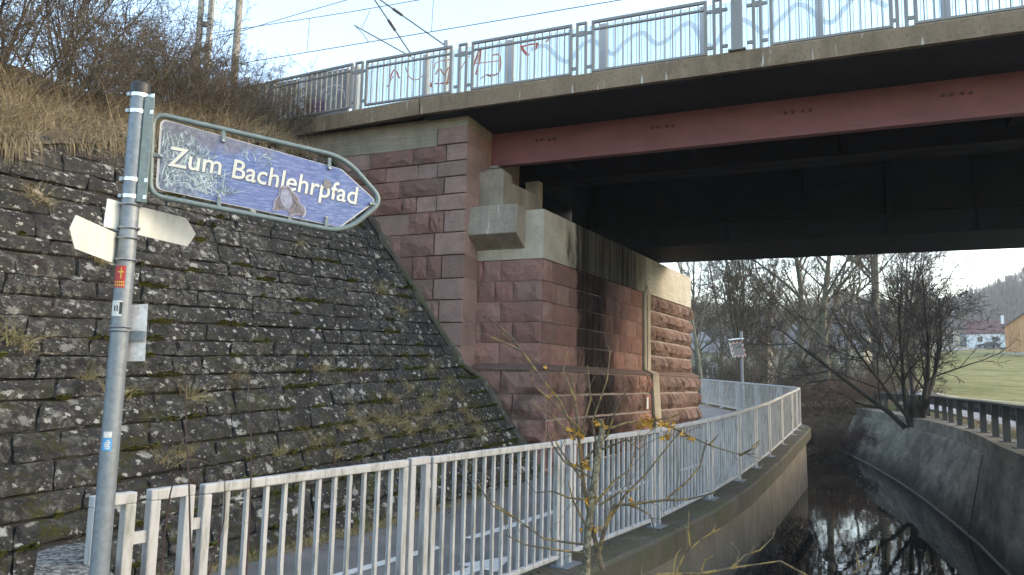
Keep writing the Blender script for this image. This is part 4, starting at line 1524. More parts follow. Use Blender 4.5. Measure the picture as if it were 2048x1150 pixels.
# wave band, pixels traced on the panes
wv = [(1062, 100), (1090, 92), (1120, 118), (1140, 122), (1160, 95), (1185, 82), (1212, 100), (1228, 108), (1250, 85), (1285, 66), (1312, 88), (1335, 80), (1365, 52), (1385, 50), (1408, 85), (1428, 92), (1450, 60), (1480, 40), (1502, 48), (1530, 66), (1560, 40), (1590, 12), (1612, 14), (1640, 38), (1665, 44), (1695, 10), (1720, -16), (1745, 0), (1775, 14)]
stroke(wv, 0.085, M['wave'], 'wave_band', gs, off=0.010)
gr = [([(780, 160), (790, 140), (800, 158)], .03, 'graf_red'), ([(775, 175), (788, 152)], .02, 'graf_red'), ([(812, 135), (820, 155), (835, 160), (850, 148)], .02, 'graf_orange'),
      ([(862, 175), (864, 166)], .04, 'graf_red'), ([(870, 168), (905, 166)], .025, 'graf_red'), ([(872, 150), (880, 138), (890, 150), (898, 136), (906, 148)], .03, 'graf_orange'),
      ([(868, 138), (875, 125), (900, 120)], .02, 'graf_orange'), ([(895, 170), (900, 140), (903, 120)], .035, 'graf_orange'), ([(918, 148), (930, 125), (940, 112)], .02, 'graf_orange'),
      ([(946, 140), (955, 112), (962, 100), (958, 130), (952, 150)], .035, 'graf_red'), ([(952, 128), (1000, 122)], .02, 'graf_orange'), ([(985, 112), (998, 110), (1002, 128), (996, 148), (975, 152)], .03, 'graf_orange'),
      ([(962, 158), (975, 150), (985, 156)], .02, 'graf_red'), ([(1042, 92), (1050, 105), (1058, 112)], .045, 'graf_red'), ([(1040, 96), (1060, 90), (1078, 88)], .03, 'graf_red'), ([(1072, 100), (1076, 86)], .03, 'graf_red'),
      ([(1092, 85), (1100, 78)], .03, 'graf_orange')]
for pts, w_, mk in gr:
    stroke(pts, w_ * 1.15, M[mk], 'graffiti_stroke', gs, off=0.018)
# opaque barrier panels at the left end
nb_ = thing('noise_barrier', RSn + G * (tp[0] - 1) + Z * ZF1, 'grey concrete barrier panels with purple graffiti behind the railing end', 'barrier')
tb = [tS(704, 170), tS(606, 190), tS(500, 190), tS(380, 190), tS(250, 190)]
for i in range(4):
    mb = MB()
    zt_ = ZST - 0.02 - 0.05 * i
    mb.obox(RSn + G * (tb[i + 1] + 0.07) - GN * 0.04 + Z * (zb_ - 0.3), G * (tb[i] - tb[i + 1] - 0.14), GN * 0.08, Z * (zt_ - zb_ + 0.3))
    mb.build('barrier_panel', M['panel_grey'], nb_)
for i in range(1, 5):
    mb = MB()
    mb.cbox(RSn + G * tb[i] + Z * ((zb_ - 0.3) + (ZST - 0.0)) / 2, G * 0.13, GN * 0.13, Z * (ZST - zb_ + 0.3))
    mb.build('post', M['post_grey'], nb_)
for pts, w_, mk in [([(618, 222), (620, 205), (626, 222), (630, 203)], .06, 'graf_purple'), ([(634, 204), (636, 222), (645, 222), (646, 205), (650, 220)], .06, 'graf_purple'), ([(618, 212), (652, 210)], .09, 'graf_purple'),
                    ([(655, 205), (660, 188), (668, 200), (662, 206)], .03, 'graf_white'), ([(672, 202), (678, 182), (690, 184), (692, 200)], .03, 'graf_white'), ([(645, 190), (655, 178), (672, 172), (690, 175)], .03, 'graf_white')]:
    stroke(pts, w_, M[mk], 'graffiti_stroke', nb_, off=0.05)

# ================================================================== PATH RAILING
pr_ = thing('path_railing', (RP[2][0], RP[2][1], 0), 'pale galvanised bar railing curving along the stream side of the path', 'railing')
RH = 1.15
barP = MB().box((0, 0, 0.5), 0.024, 0.024, 1.0).mesh('bar', M['rail'])
def d3(s):
    d = rdir(s)
    return V3(d[0], d[1], 0)
def tab(mb, s, z, wd=0.10):
    p = p3(rp(s), zp(rp(s)[1]) + z)
    d = d3(s)
    mb.cbox(p, d * wd, V3(-d[1], d[0], 0) * 0.018, Z * 0.055)
def straight(sa, sb):
    a, b = rp(sa), rp(sb)
    d = unit(b - a)
    return p3(a, zp(a[1])), V3(d[0], d[1], 0), float(np.linalg.norm(b - a)), zp(b[1]) - zp(a[1])
def panel(sa, sb, bars=True):
    a, d, L, dz = straight(sa, sb)
    ds = unit(d * L + Z * dz)
    nn = V3(-d[1], d[0], 0)
    mb = MB()
    w_ = 0.05
    o = a - nn * w_ / 2
    L2 = float(np.hypot(L, dz))
    mb.obox(o + Z * (RH - 0.05), ds * L2, nn * w_, Z * 0.05)
    mb.obox(o + Z * 0.09, ds * L2, nn * w_, Z * 0.04)
    mb.obox(o + Z * 0.131, d * w_, nn * w_, Z * (RH - 0.182))
    mb.obox(o + d * (L - w_) + Z * (0.131 + dz), d * w_, nn * w_, Z * (RH - 0.182))
    pf = mb.build('railing_panel', M['rail'], pr_, bevel=0.008)
    nb = max(2, int(round((L - 0.06) / 0.132)))
    for i in range(1, nb):
        f = i / nb
        inst('bar', barP, frame(a + d * (0.025 + (L - 0.05) * f) + Z * (0.125 + dz * f), d, nn, Z, 1, 1, RH - 0.17), pf)
    return pf
def post_frame(sa, sb):
    a, d, L, dz = straight(sa, sb)
    nn = V3(-d[1], d[0], 0)
    w_ = 0.052
    pf = rail_frame(a, d, L, 0.0, RH + 0.006, w_, M['rail'], pr_, 'post_frame', legs_down=None, nrm=nn)
    mb = MB()
    mb.cbox(a + d * L / 2 + nn * -0.02 + Z * 0.018, d * (L + 0.10), nn * 0.17, Z * 0.014)
    mb.build('base_plate', M['galv'], pf)
    return pf
S = s_of_px
prs = [(S(183, 1000), S(268, 1000)), (S(297, 1000), S(384, 1000))]
pf0 = post_frame(*prs[0])
pf1 = post_frame(*prs[1])
mb = MB()
tab(mb, (prs[0][1] + prs[1][0]) / 2, RH - 0.21, prs[1][0] - prs[0][1] + 0.02)
mb.build('connector', M['rail'], pf0)
cur = S(402, 1000)
def conn(s0, s1, parent):
    for z_ in (RH - 0.19, 0.26):
        mb = MB()
        tab(mb, (s0 + s1) / 2, z_, s1 - s0 + 0.01)
        mb.build('connector', M['rail'], parent)
conn(prs[1][1] + 0.001, cur - 0.001, pf1)
marks = [(S(402), S(790)), (S(870), S(1117)), (S(1162), S(1296))]
nar = [(S(817), S(862)), (S(1122), S(1152)), (S(1303), S(1322))]
panel(S(402, 1000), S(812, 1000) - 0.01)
post_frame(S(818, 930), S(818, 930) + 0.21)
last = S(818, 930) + 0.21
k = 0
s0 = last + 0.03
conn(last - 0.002, s0 + 0.002, pf1)
targets = [1117, 1303, 1413, 1473, 1508, 1536]
while s0 < RS[-1] - 2.3:
    if k < len(targets):
        e = S(targets[k])
        if e - s0 < 0.8:
            k += 1
            continue
    else:
        e = s0 + 1.95
    k += 1
    # keep panels out of the tight corner: use short pieces there
    if e > RS[9] - 0.3 and s0 < RS[12] + 0.2:
        e = min(e, s0 + 0.9)
    pf = panel(s0, e)
    post_frame(e + 0.03, e + 0.24)
    conn(e - 0.002, e + 0.032, pf)
    s0 = e + 0.27
panel(s0, RS[-1] - 0.1)

# ================================================================== SIGN POST
PX, PY = -1.637, 3.10
PR = 0.036
GZ = zp(PY) - 0.05
ZT = float(atY(281, 183, PY)[2])
sp_ = thing('sign_post', (PX, PY, GZ), 'galvanised tubular sign post with black cap and stickers beside the railing', 'post')
MB().tube([V3(PX, PY, GZ), V3(PX, PY, ZT)], PR, 24).build('pole', M['galv'], sp_)
MB().tube([V3(PX, PY, ZT - 0.012), V3(PX, PY, ZT + 0.028), V3(PX, PY, ZT + 0.036)], [PR + 0.004, PR + 0.004, PR - 0.004], 24).build('cap', M['black'], sp_)

def cyl_patch(z0, z1, a0, a1, mat, name, parent, r=PR + 0.0012, n=10):
    mb = MB()
    V_ = []
    for k in range(n + 1):
        a = a0 + (a1 - a0) * k / n
        for z_ in (z0, z1):
            V_.append((PX + r * math.cos(a), PY + r * math.sin(a), z_))
    mb.add(V_, [(2 * k, 2 * k + 2, 2 * k + 3, 2 * k + 1) for k in range(n)])
    mb.sm = True
    return mb.build(name, mat, parent)
CAMA = math.atan2(-PY, -PX)       # direction from pole to viewer
def zpole(y, x=240):
    return float(atY(x, y, PY - PR)[2])
M['st_red'] = plain('red_sticker', (0.42, 0.03, 0.03), 0.5)
M['st_yel'] = plain('yellow_print', (0.65, 0.42, 0.05), 0.5)
M['st_blue'] = plain('blue_sticker', (0.06, 0.30, 0.60), 0.5)
M['st_white'] = plain('white_print', (0.62, 0.62, 0.58), 0.6, scale=200, var=0.3)
M['st_black'] = plain('black_print', (0.03, 0.03, 0.03), 0.5)
# angle: viewer's left is -x side
def ang(f):
    """f in -1..1 across the visible width of the pole -> angle"""
    return CAMA - math.asin(max(-1, min(1, -f)))
st = cyl_patch(zpole(575), zpole(531), ang(-0.95), ang(0.10), M['st_red'], 'sticker', sp_)
cyl_patch(zpole(557), zpole(535), ang(-0.42), ang(-0.30), M['st_yel'], 'printed_stroke', st, PR + 0.0020)
cyl_patch(zpole(545), zpole(542), ang(-0.70), ang(-0.12), M['st_yel'], 'printed_stroke', st, PR + 0.0022)
for k in range(5):
    cyl_patch(zpole(566), zpole(562), ang(-0.88 + 0.19 * k), ang(-0.76 + 0.19 * k), M['st_yel'], 'printed_letter', st, PR + 0.0020)
    cyl_patch(zpole(572), zpole(568), ang(-0.85 + 0.19 * k), ang(-0.72 + 0.19 * k), M['st_yel'], 'printed_letter', st, PR + 0.0020)
st = cyl_patch(zpole(632), zpole(601), ang(-0.95), ang(0.05), M['st_white'], 'sticker', sp_)
cyl_patch(zpole(628), zpole(604), ang(-0.25), ang(0.05), M['st_black'], 'printed_border', st, PR + 0.0020)
cyl_patch(zpole(622), zpole(611), ang(-0.75), ang(-0.62), M['st_black'], 'printed_stroke', st, PR + 0.0020)
cyl_patch(zpole(622), zpole(611), ang(-0.5), ang(-0.38), M['st_black'], 'printed_stroke', st, PR + 0.0020)
st = cyl_patch(zpole(902), zpole(877), ang(-0.75), ang(0.15), M['st_blue'], 'sticker', sp_)
for k, (a, b) in enumerate(((-0.45, -0.05), (-0.55, 0.0), (-0.6, -0.05), (-0.5, 0.0), (-0.35, -0.1))):
    cyl_patch(zpole(899 - 4 * k), zpole(896 - 4 * k), ang(a), ang(b), M['st_white'], 'printed_stroke', st, PR + 0.0020)
cyl_patch(zpole(876), zpole(864), ang(-0.72), ang(0.1), M['st_white'], 'torn_label', sp_)

# ---- the path sign
SA = R_(25.0)
SD = V3(math.cos(SA), math.sin(SA), 0)
SN = V3(math.sin(SA), -math.cos(SA), 0)      # towards the viewer
SP0 = atY(305, 300, 3.15)
def sg(x, y, off=0.0):
    return onpl(x, y, SP0 + SN * off, SN)
sg_ = thing('path_sign', SP0, 'blue arrow-shaped path sign lettered Zum Bachlehrpfad in a tube frame', 'sign')
corners = [((306, 226), 0.06), ((690, 315), 0.10), ((766, 402), 0.07), ((690, 465), 0.10), ((299, 390), 0.06)]
cp = [sg(*c[0]) for c in corners]
def rounded(cp, rad, n=7):
    out = []
    m = len(cp)
    for i in range(m):
        p, a, b = cp[i], cp[i - 1], cp[(i + 1) % m]
        u1, u2 = unit(a - p), unit(b - p)
        r = rad[i]
        for k in range(n + 1):
            t = k / n
            out.append((1 - t) ** 2 * (p + u1 * r) + 2 * t * (1 - t) * p + t * t * (p + u2 * r))
    return out
fr = rounded(cp, [c[1] for c in corners])
MB().tube(fr, 0.0125, 10, closed=True).build('tube_frame', M['galv_green'], sg_)
pc = [((321, 237), 0.03), ((683, 338), 0.012), ((753, 402), 0.025), ((681, 455), 0.012), ((311, 378), 0.03)]
pp = [sg(*c[0]) for c in pc]
pl_ = rounded(pp, [c[1] for c in pc], 5)
def m_print_water():
    n = NT('sign_print')
    d = n.math('SUBTRACT', n.dot(n.pos, tuple(SD)), float(np.dot(SP0, SD)))
    z_ = n.math('SUBTRACT', n.sep(n.pos)[2], float(SP0[2]))
    rp_ = n.noise(26, 4, 0.6, vec=n.mapv(n.pos, (1, 1, 5)))
    c = n.ramp(rp_, [(0.3, (0.062, 0.095, 0.245)), (0.5, (0.105, 0.15, 0.33)), (0.7, (0.22, 0.275, 0.43))])
    vio = n.ramp(n.noise(3.2, 3), [(0.45, 0.0), (0.65, 1.0)])
    c = n.mix(n.math('MULTIPLY', vio, 0.3), c, (0.19, 0.16, 0.36))
    wob = n.math('MULTIPLY', n.math('SUBTRACT', n.noise(9, 4), 0.5), 0.22)
    left = n.mrange(n.math('ADD', d, wob), 0.27, 0.15)
    gs_ = n.ramp(n.noise(60, 4, 0.7, vec=n.mapv(n.pos, (1.4, 1.4, 0.6), rot=(0.5, 0.5, 0))), [(0.35, (0.055, 0.078, 0.125)), (0.55, (0.17, 0.21, 0.28)), (0.72, (0.40, 0.45, 0.50))])
    c = n.mix(left, c, gs_)
    bank = n.math('MULTIPLY', n.mrange(n.math('ADD', z_, wob), 0.02, 0.07), n.mrange(n.math('ADD', d, wob), 0.58, 0.48))
    bk = n.ramp(n.noise(45, 4), [(0.3, (0.09, 0.08, 0.09)), (0.7, (0.22, 0.21, 0.24))])
    c = n.mix(n.math('MULTIPLY', bank, 0.75), c, bk)
    return n.fin(c, 0.38)
M['print'] = m_print_water()
M['white_edge'] = plain('white_sign_edge', (0.5, 0.5, 0.5), 0.5)
mb = MB()
mb.prism([p + SN * 0.0 for p in pl_], -SN * 0.004)
back = mb.build('panel', M['white_edge'], sg_)
cen = sum(pl_) / len(pl_)
mb = MB()
mb.add([cen + (p - cen) * 0.982 + SN * 0.0010 for p in pl_], [tuple(range(len(pl_)))])
pr2 = mb.build('print', M['print'], back)
# printed reeds
M['reed_a'] = plain('reed_print_pale', (0.36, 0.43, 0.44), 0.45, scale=30, var=0.4)
M['reed_b'] = plain('reed_print_dark', (0.08, 0.12, 0.14), 0.45, scale=30, var=0.4)
rg = np.random.default_rng(4)
Vr, Fr, Mi = [], [], []
def inside(p):
    q = proj(p)
    x, y = q
    if x < 322 or x > 560:
        return False
    top = 243 + (x - 321) * 0.279
    bot = 373 + (x - 311) * 0.208
    return top + 4 < y < bot - 4
cl = [(325, 300, 45), (345, 350, 50), (370, 300, 40), (400, 380, 45), (440, 395, 40), (330, 370, 30), (360, 255, 30), (420, 360, 40), (390, 330, 36)]
cl2 = [(470, 290, 26), (500, 295, 26), (530, 310, 24), (485, 285, 22), (550, 316, 18)]
for (x, y, L_), cnt in [(c, 70) for c in cl] + [(c, 34) for c in cl2]:
    for k in range(cnt):
        bx, by = x + rg.normal() * 16, y + rg.normal() * 12
        a = rg.normal() * 0.75
        ln = L_ * rg.uniform(0.35, 1.0)
        ex, ey = bx + math.sin(a) * ln, by - math.cos(a) * ln * 0.8
        mx, my = (bx + ex) / 2 + rg.normal() * 2, (by + ey) / 2 - 1
        A, Bm, C = sg(bx, by, 0.0015), sg(mx, my, 0.0015), sg(ex, ey, 0.0015)
        if not (inside(A) and inside(Bm) and inside(C)):
            continue
        t = unit(C - A)
        sdv = np.cross(t, SN) * 0.0016 * rg.uniform(0.6, 1.3)
        n0 = len(Vr)
        off_ = SN * rg.uniform(0, 0.0008)
        Vr += [A - sdv + off_, A + sdv + off_, Bm + sdv + off_, Bm - sdv + off_, C + off_, C + sdv * 0.1 + off_]
        Fr += [(n0, n0 + 1, n0 + 2, n0 + 3), (n0 + 3, n0 + 2, n0 + 5, n0 + 4)]
        m_i = 0 if rg.random() < 0.6 else 1
        Mi += [m_i, m_i]
ro_ = bpy.data.objects.new('printed_reeds', mesh_np('printed_reeds', np.array(Vr), np.array(Fr), [M['reed_a'], M['reed_b']], midx=Mi))
link(stuff(ro_), back)
# lettering
def text_obj(txt, p_left, p_right, hgt, mat, off, name, parent, bold=0.016):
    cu = bpy.data.curves.new(name, 'FONT')
    cu.body = txt
    cu.size = 1.0
    cu.offset = bold
    cu.resolution_u = 4
    to = bpy.data.objects.new(name + '_tmp', cu)
    COL.objects.link(to)
    dg = bpy.context.evaluated_depsgraph_get()
    me = bpy.data.meshes.new_from_object(to.evaluated_get(dg))
    bpy.data.objects.remove(to)
    co = np.zeros(len(me.vertices) * 3)
    me.vertices.foreach_get('co', co)
    co = co.reshape(-1, 3)
    x0, x1 = co[:, 0].min(), co[:, 0].max()
    y1 = co[:, 1].max()
    dv = p_right - p_left
    Lw = np.linalg.norm(dv)
    ex = dv / Lw
    ey = np.cross(SN, ex)
    out = p_left[None] + np.outer((co[:, 0] - x0) / (x1 - x0) * Lw, ex) + np.outer(co[:, 1] / y1 * hgt, ey) + SN * off
    me.vertices.foreach_set('co', out.astype(np.float32).ravel())
    me.materials.clear()
    me.materials.append(mat)
    me.update()
    o = bpy.data.objects.new(name, me)
    return link(o, parent)
M['letter'] = plain('cream_lettering', (0.58, 0.59, 0.52), 0.45)
M['letter_sh'] = plain('dark_letter_edge', (0.10, 0.11, 0.16), 0.5)
a_, b_ = sg(335, 331), sg(441, 350)
text_obj('Zum', a_, b_, 0.088, M['letter'], 0.0042, 'lettering', back, 0.010)
text_obj('Zum', a_ + SD * 0.003 - Z * 0.003, b_ + SD * 0.003 - Z * 0.003, 0.088, M['letter_sh'], 0.0030, 'letter_shadow', back, 0.016)
a_, b_ = sg(463, 355), sg(712, 409)
text_obj('Bachlehrpfad', a_, b_, 0.088, M['letter'], 0.0042, 'lettering', back, 0.010)
text_obj('Bachlehrpfad', a_ + SD * 0.003 - Z * 0.003, b_ + SD * 0.003 - Z * 0.003, 0.088, M['letter_sh'], 0.0030, 'letter_shadow', back, 0.016)
# printed toad (cut-out picture of a toad seen from the front)
def cr(x, y):
    return (100 + x / 3.012, 160 + y / 3.012)
toad = [(1385, 650), (1400, 640), (1418, 646), (1432, 638), (1448, 650), (1455, 668), (1480, 688), (1497, 712), (1503, 742), (1530, 762), (1540, 790), (1532, 815), (1520, 826), (1505, 812), (1478, 808), (1452, 816), (1436, 808), (1450, 798), (1425, 782), (1400, 776), (1372, 786), (1342, 784), (1352, 762), (1350, 738), (1362, 715), (1380, 700), (1385, 675)]
tc = np.array([cr(*p) for p in toad])
cc = tc.mean(0)
def flat(px, off, mat, name, k=1.0):
    mb = MB()
    mb.add([sg(*(cc + (p - cc) * k), off) for p in px], [tuple(range(len(px)))[::-1]])
    return mb.build(name, mat, back)
M['toad_w'] = plain('toad_outline_print', (0.34, 0.32, 0.38), 0.45)
M['toad_b'] = plain('toad_skin_print', (0.155, 0.13, 0.145), 0.45, scale=70, var=0.5)
M['toad_l'] = plain('toad_belly_print', (0.25, 0.26, 0.33), 0.45, scale=60, var=0.3)
flat(tc, 0.0046, M['toad_w'], 'printed_toad', 1.05)
flat(tc, 0.0052, M['toad_b'], 'printed_toad_skin', 0.97)
bl = np.array([cr(*p) for p in [(1395, 665), (1418, 655), (1440, 668), (1455, 700), (1458, 745), (1440, 775), (1415, 770), (1395, 740), (1385, 705)]])
mb = MB()
mb.add([sg(*p, 0.0058) for p in bl], [tuple(range(len(bl)))[::-1]])
mb.build('printed_toad_belly', M['toad_l'], back)
for pth in ([(1388, 700), (1375, 735), (1392, 768)], [(1465, 715), (1492, 755), (1470, 795)], [(1500, 765), (1512, 795)]):
    q = [sg(*cr(*p), 0.0062) for p in pth]
    MB().tube(q, 0.0012, 4).build('printed_toad_line', M['letter_sh'], back)
# torn sticker on the letters
mb = MB()
mb.add([sg(x, y, 0.0070) for x, y in [(650, 357), (661, 363), (664, 371), (655, 378), (646, 372)]], [(0, 1, 2, 3, 4)[::-1]])
mb.build('torn_sticker', plain('torn_grey_sticker', (0.22, 0.21, 0.20), 0.8, scale=120, var=0.4), back)
# tabs and bolts
for (x, y), (x2, y2) in (((447, 264), (447, 282)), ((659, 318), (659, 337)), ((305, 309), (322, 312)), ((755, 408), (741, 407)), ((438, 412), (438, 394)), ((653, 452), (653, 435))):
    a, b = sg(x, y, 0.008), sg(x2, y2, 0.008)
    t = unit(b - a)
    sdv = np.cross(t, SN)
    mb = MB()
    mb.cbox((a + b) / 2, t * (np.linalg.norm(b - a) + 0.012), sdv * 0.017, SN * 0.005)
    tb_ = mb.build('tab', M['galv_green'], sg_, bevel=0.002)
    MB().tube([b + SN * 0.002, b + SN * 0.010], 0.0055, 8).build('bolt', M['bolt'], tb_)
# mounting rail beside the pole and steel bands
rz0, rz1 = zpole(402, 270), zpole(190, 290)
rc = V3(PX, PY, 0) + V3(0.052, -0.012, 0)
mb = MB()
mb.obox(V3(rc[0] - 0.016, rc[1] - 0.014, rz0), (0.036, 0.012, 0), (-0.008, 0.022, 0), (0, 0, rz1 - rz0))
mb.build('mounting_rail', M['galv_green'], sg_, bevel=0.002)
for y in (187, 220, 357, 391):
    z_ = zpole(y, 270)
    mb = MB()
    pts = [V3(PX + (PR + 0.003) * math.cos(a), PY + (PR + 0.003) * math.sin(a), z_) for a in np.linspace(CAMA - 2.9, CAMA + 0.8, 16)]
    e = V3(rc[0] + 0.022, rc[1] - 0.012, z_ - 0.002)
    pts = pts + [e]
    V_ = [p - Z * 0.008 for p in pts] + [p + Z * 0.008 for p in pts]
    n_ = len(pts)
    mb.add(V_, [(i, i + 1, n_ + i + 1, n_ + i) for i in range(n_ - 1)])
    b_o = mb.build('band', M['band'], sg_)
    m2 = b_o.modifiers.new('solid', 'SOLIDIFY')
    m2.thickness = 0.002
    mb = MB()
    mb.cbox(V3(PX + (PR + 0.007) * math.cos(CAMA - 1.35), PY + (PR + 0.007) * math.sin(CAMA - 1.35), z_), V3(0.014, 0, 0), V3(0, 0.012, 0), Z * 0.016)
    mb.build('band_buckle', M['bolt'], b_o)

# ---- small white arrow plates (seen from behind) and an aluminium plate
def clamp(parent, y, x=245, side=-1, wide=0.03):
    z_ = zpole(y, x)
    o = MB().tube([V3(PX + (PR + 0.003) * math.cos(a), PY + (PR + 0.003) * math.sin(a), z_) for a in np.linspace(0, 2 * math.pi, 20)[:-1]], 0.005, 6, closed=True).build('clamp', M['bolt'], parent)
    mb = MB()
    mb.cbox(V3(PX + side * (PR + 0.012), PY + 0.014, z_), (wide, 0, 0), (0, 0.035, 0), Z * 0.022)
    mb.build('clamp_bracket', M['galv'], o)
    mb = MB()
    mb.tube([V3(PX + (PR - 0.004), PY - 0.006, z_), V3(PX + (PR + 0.016), PY - 0.006, z_)], 0.005, 6)
    mb.build('clamp_bolt', M['bolt'], o)
def plate(name, label, pts, P, n_, mat, cat='sign', group=None, thick=0.003):
    q = [onpl(x, y, P, n_) for x, y in pts]
    t = thing(name, sum(q) / len(q), label, cat, group)
    mb = MB()
    mb.prism(q, n_ * thick)
    o = mb.build('plate', mat, t)
    return t, q
d1 = unit(V3(0.365, 0.93, 0))
n1 = V3(d1[1], -d1[0], 0)
Pp = V3(PX - 0.012, PY + 0.062, 2)
t1, q1_ = plate('arrow_plate', 'blank white arrow plate pointing right behind the sign post', [(214, 397), (371, 436), (391, 468), (374, 493), (206, 453)], Pp, n1, M['plate'])
clamp(t1, 407, 255)
clamp(t1, 454, 250)
d2 = unit(V3(0.125, -0.99, 0))
d2 = unit(V3(-0.124, -0.99, 0) * 1.0)
dd = unit(V3(0.124, -0.99, 0))
# plate runs from the post towards the viewer, to the left of the post
lp0 = V3(PX - 0.052, PY + 0.03, 2)
le = V3(-0.599 * 2.70, 2.70, 2)
dL = unit(le - lp0)
n2 = V3(-dL[1], dL[0], 0)
t2, q2_ = plate('arrow_plate', 'blank white arrow plate pointing left and towards the viewer on the sign post', [(151, 430), (240, 470), (236, 531), (220, 524), (148, 497), (138, 458)], lp0, n2, M['plate'])
clamp(t2, 474, 248)
clamp(t2, 518, 244)
t3, q3_ = plate('metal_plate', 'small unpainted aluminium plate clamped low on the sign post', [(258, 610), (296, 608), (290, 722), (247, 723)], V3(PX + 0.05, PY + 0.045, 2), V3(0.1, -0.995, 0), M['alu'], cat='plate')
n3 = unit(V3(0.1, -0.995, 0))
for (x, y) in ((277, 617), (291, 615), (287, 667), (268, 716), (283, 716)):
    p = onpl(x, y, V3(PX + 0.05, PY + 0.045, 2), n3) + n3 * 0.003
    MB().tube([p, p + n3 * 0.004], 0.0035, 6).build('rivet', M['bolt'], t3)
z_ = zpole(653, 232)
for dz in (0.0, -0.016):
    MB().tube([V3(PX + (PR + 0.003) * math.cos(a), PY + (PR + 0.003) * math.sin(a), z_ + dz) for a in np.linspace(0, 2 * math.pi, 20)[:-1]], 0.004, 6, closed=True).build('clamp', M['galv'], t3)
mb = MB()
mb.cbox(V3(PX + PR + 0.022, PY + 0.030, z_ - 0.035), (0.055, 0, 0), (0, 0.010, 0), Z * 0.045)
mb.build('clamp_bracket', M['galv'], t3)

# ================================================================== lichened end block at the foot of the post
bl_ = [(76, 1104), (110, 1092), (168, 1085), (246, 1168), (300, 1260), (110, 1290), (62, 1180)]
top_z = 0.86
q = [atz(x, y, top_z) for x, y in bl_]
c_ = sum(q) / len(q)
mb = MB()
ring0 = [p + Z * 0 for p in q]
ring1 = [c_ + (p - c_) * 1.03 - Z * 0.05 for p in q]
ring2 = [c_ + (p - c_) * 1.0 + Z * (-0.05 - (top_z - 0.05) + GZ) for p in q]
n_ = len(q)
Vb = ring0 + ring1 + ring2
Fb = [tuple(range(n_))[::-1]]
for r in range(2):
    for i in range(n_):
        j = (i + 1) % n_
        Fb.append((r * n_ + i, r * n_ + j, (r + 1) * n_ + j, (r + 1) * n_ + i))
mb.add(Vb, Fb)
def m_lichen_block():
    n = NT('lichen_mottled_stone')
    v = n.noise(30, 6, 0.68, dist=0.8)
    c = n.ramp(v, [(0.42, (0.030, 0.029, 0.026)), (0.50, (0.11, 0.105, 0.09)), (0.60, (0.27, 0.26, 0.235))])
    n.bump(n.noise(70, 5), 0.5, 0.01)
    return n.fin(c, 0.9)
tag(mb.build('concrete_block', m_lichen_block()), 'lichen-mottled grey concrete block at the foot of the sign post', 'block')

# ================================================================== guard rail on the channel wall
gd = thing('guard_rail', (GL[2][0], GL[2][1], ZW), 'weathered steel road guard rail with many posts on the channel wall', 'guard rail')
GS = np.concatenate([[0], np.cumsum(np.hypot(*np.diff(GL, axis=0).T))])
def gp(s):
    return np.array([np.interp(s, GS, GL[:, 0]), np.interp(s, GS, GL[:, 1])])
pm_ = MB().box((0, 0, 0.35), 0.10, 0.12, 0.70)
pm_.box((0, 0, 0.008), 0.24, 0.24, 0.016)
pmm = pm_.mesh('post', M['guard'])
for k, s in enumerate(np.arange(0.6, GS[-1] - 0.5, 1.62)):
    p = gp(s)
    d = unit(gp(s + 0.3) - gp(s - 0.3))
    inst('post', pmm, frame((p[0], p[1], ZW - 0.003), V3(d[0], d[1], 0), V3(-d[1], d[0], 0), Z), gd)
def gbeam(off, sec, name):
    mb = MB()
    V_, F_ = [], []
    ss = np.arange(0.2, GS[-1], 0.8)
    for s in ss:
        p = gp(s)
        d = unit(gp(s + 0.5) - gp(s - 0.5))
        nn = np.array([d[1], -d[0]])
        for o_, z_ in sec:
            q = p + nn * (off + o_)
            V_.append((q[0], q[1], ZW + z_))
    k = len(sec)
    for i in range(len(ss) - 1):
        for j in range(k):
            l = (j + 1) % k
            F_.append((i * k + j, (i + 1) * k + j, (i + 1) * k + l, i * k + l))
    mb.add(V_, F_)
    return mb.build(name, M['guard'], gd)
gbeam(0.10, [(0.0, 0.42), (0.07, 0.46), (0.02, 0.52), (0.02, 0.60), (0.07, 0.66), (0.0, 0.70), (-0.02, 0.70), (0.04, 0.66), (0.0, 0.60), (0.0, 0.52), (0.04, 0.46), (-0.02, 0.42)], 'beam')
gbeam(0.0, [(-0.06, 0.695), (0.06, 0.695), (0.06, 0.735), (-0.06, 0.735)], 'top_rail')

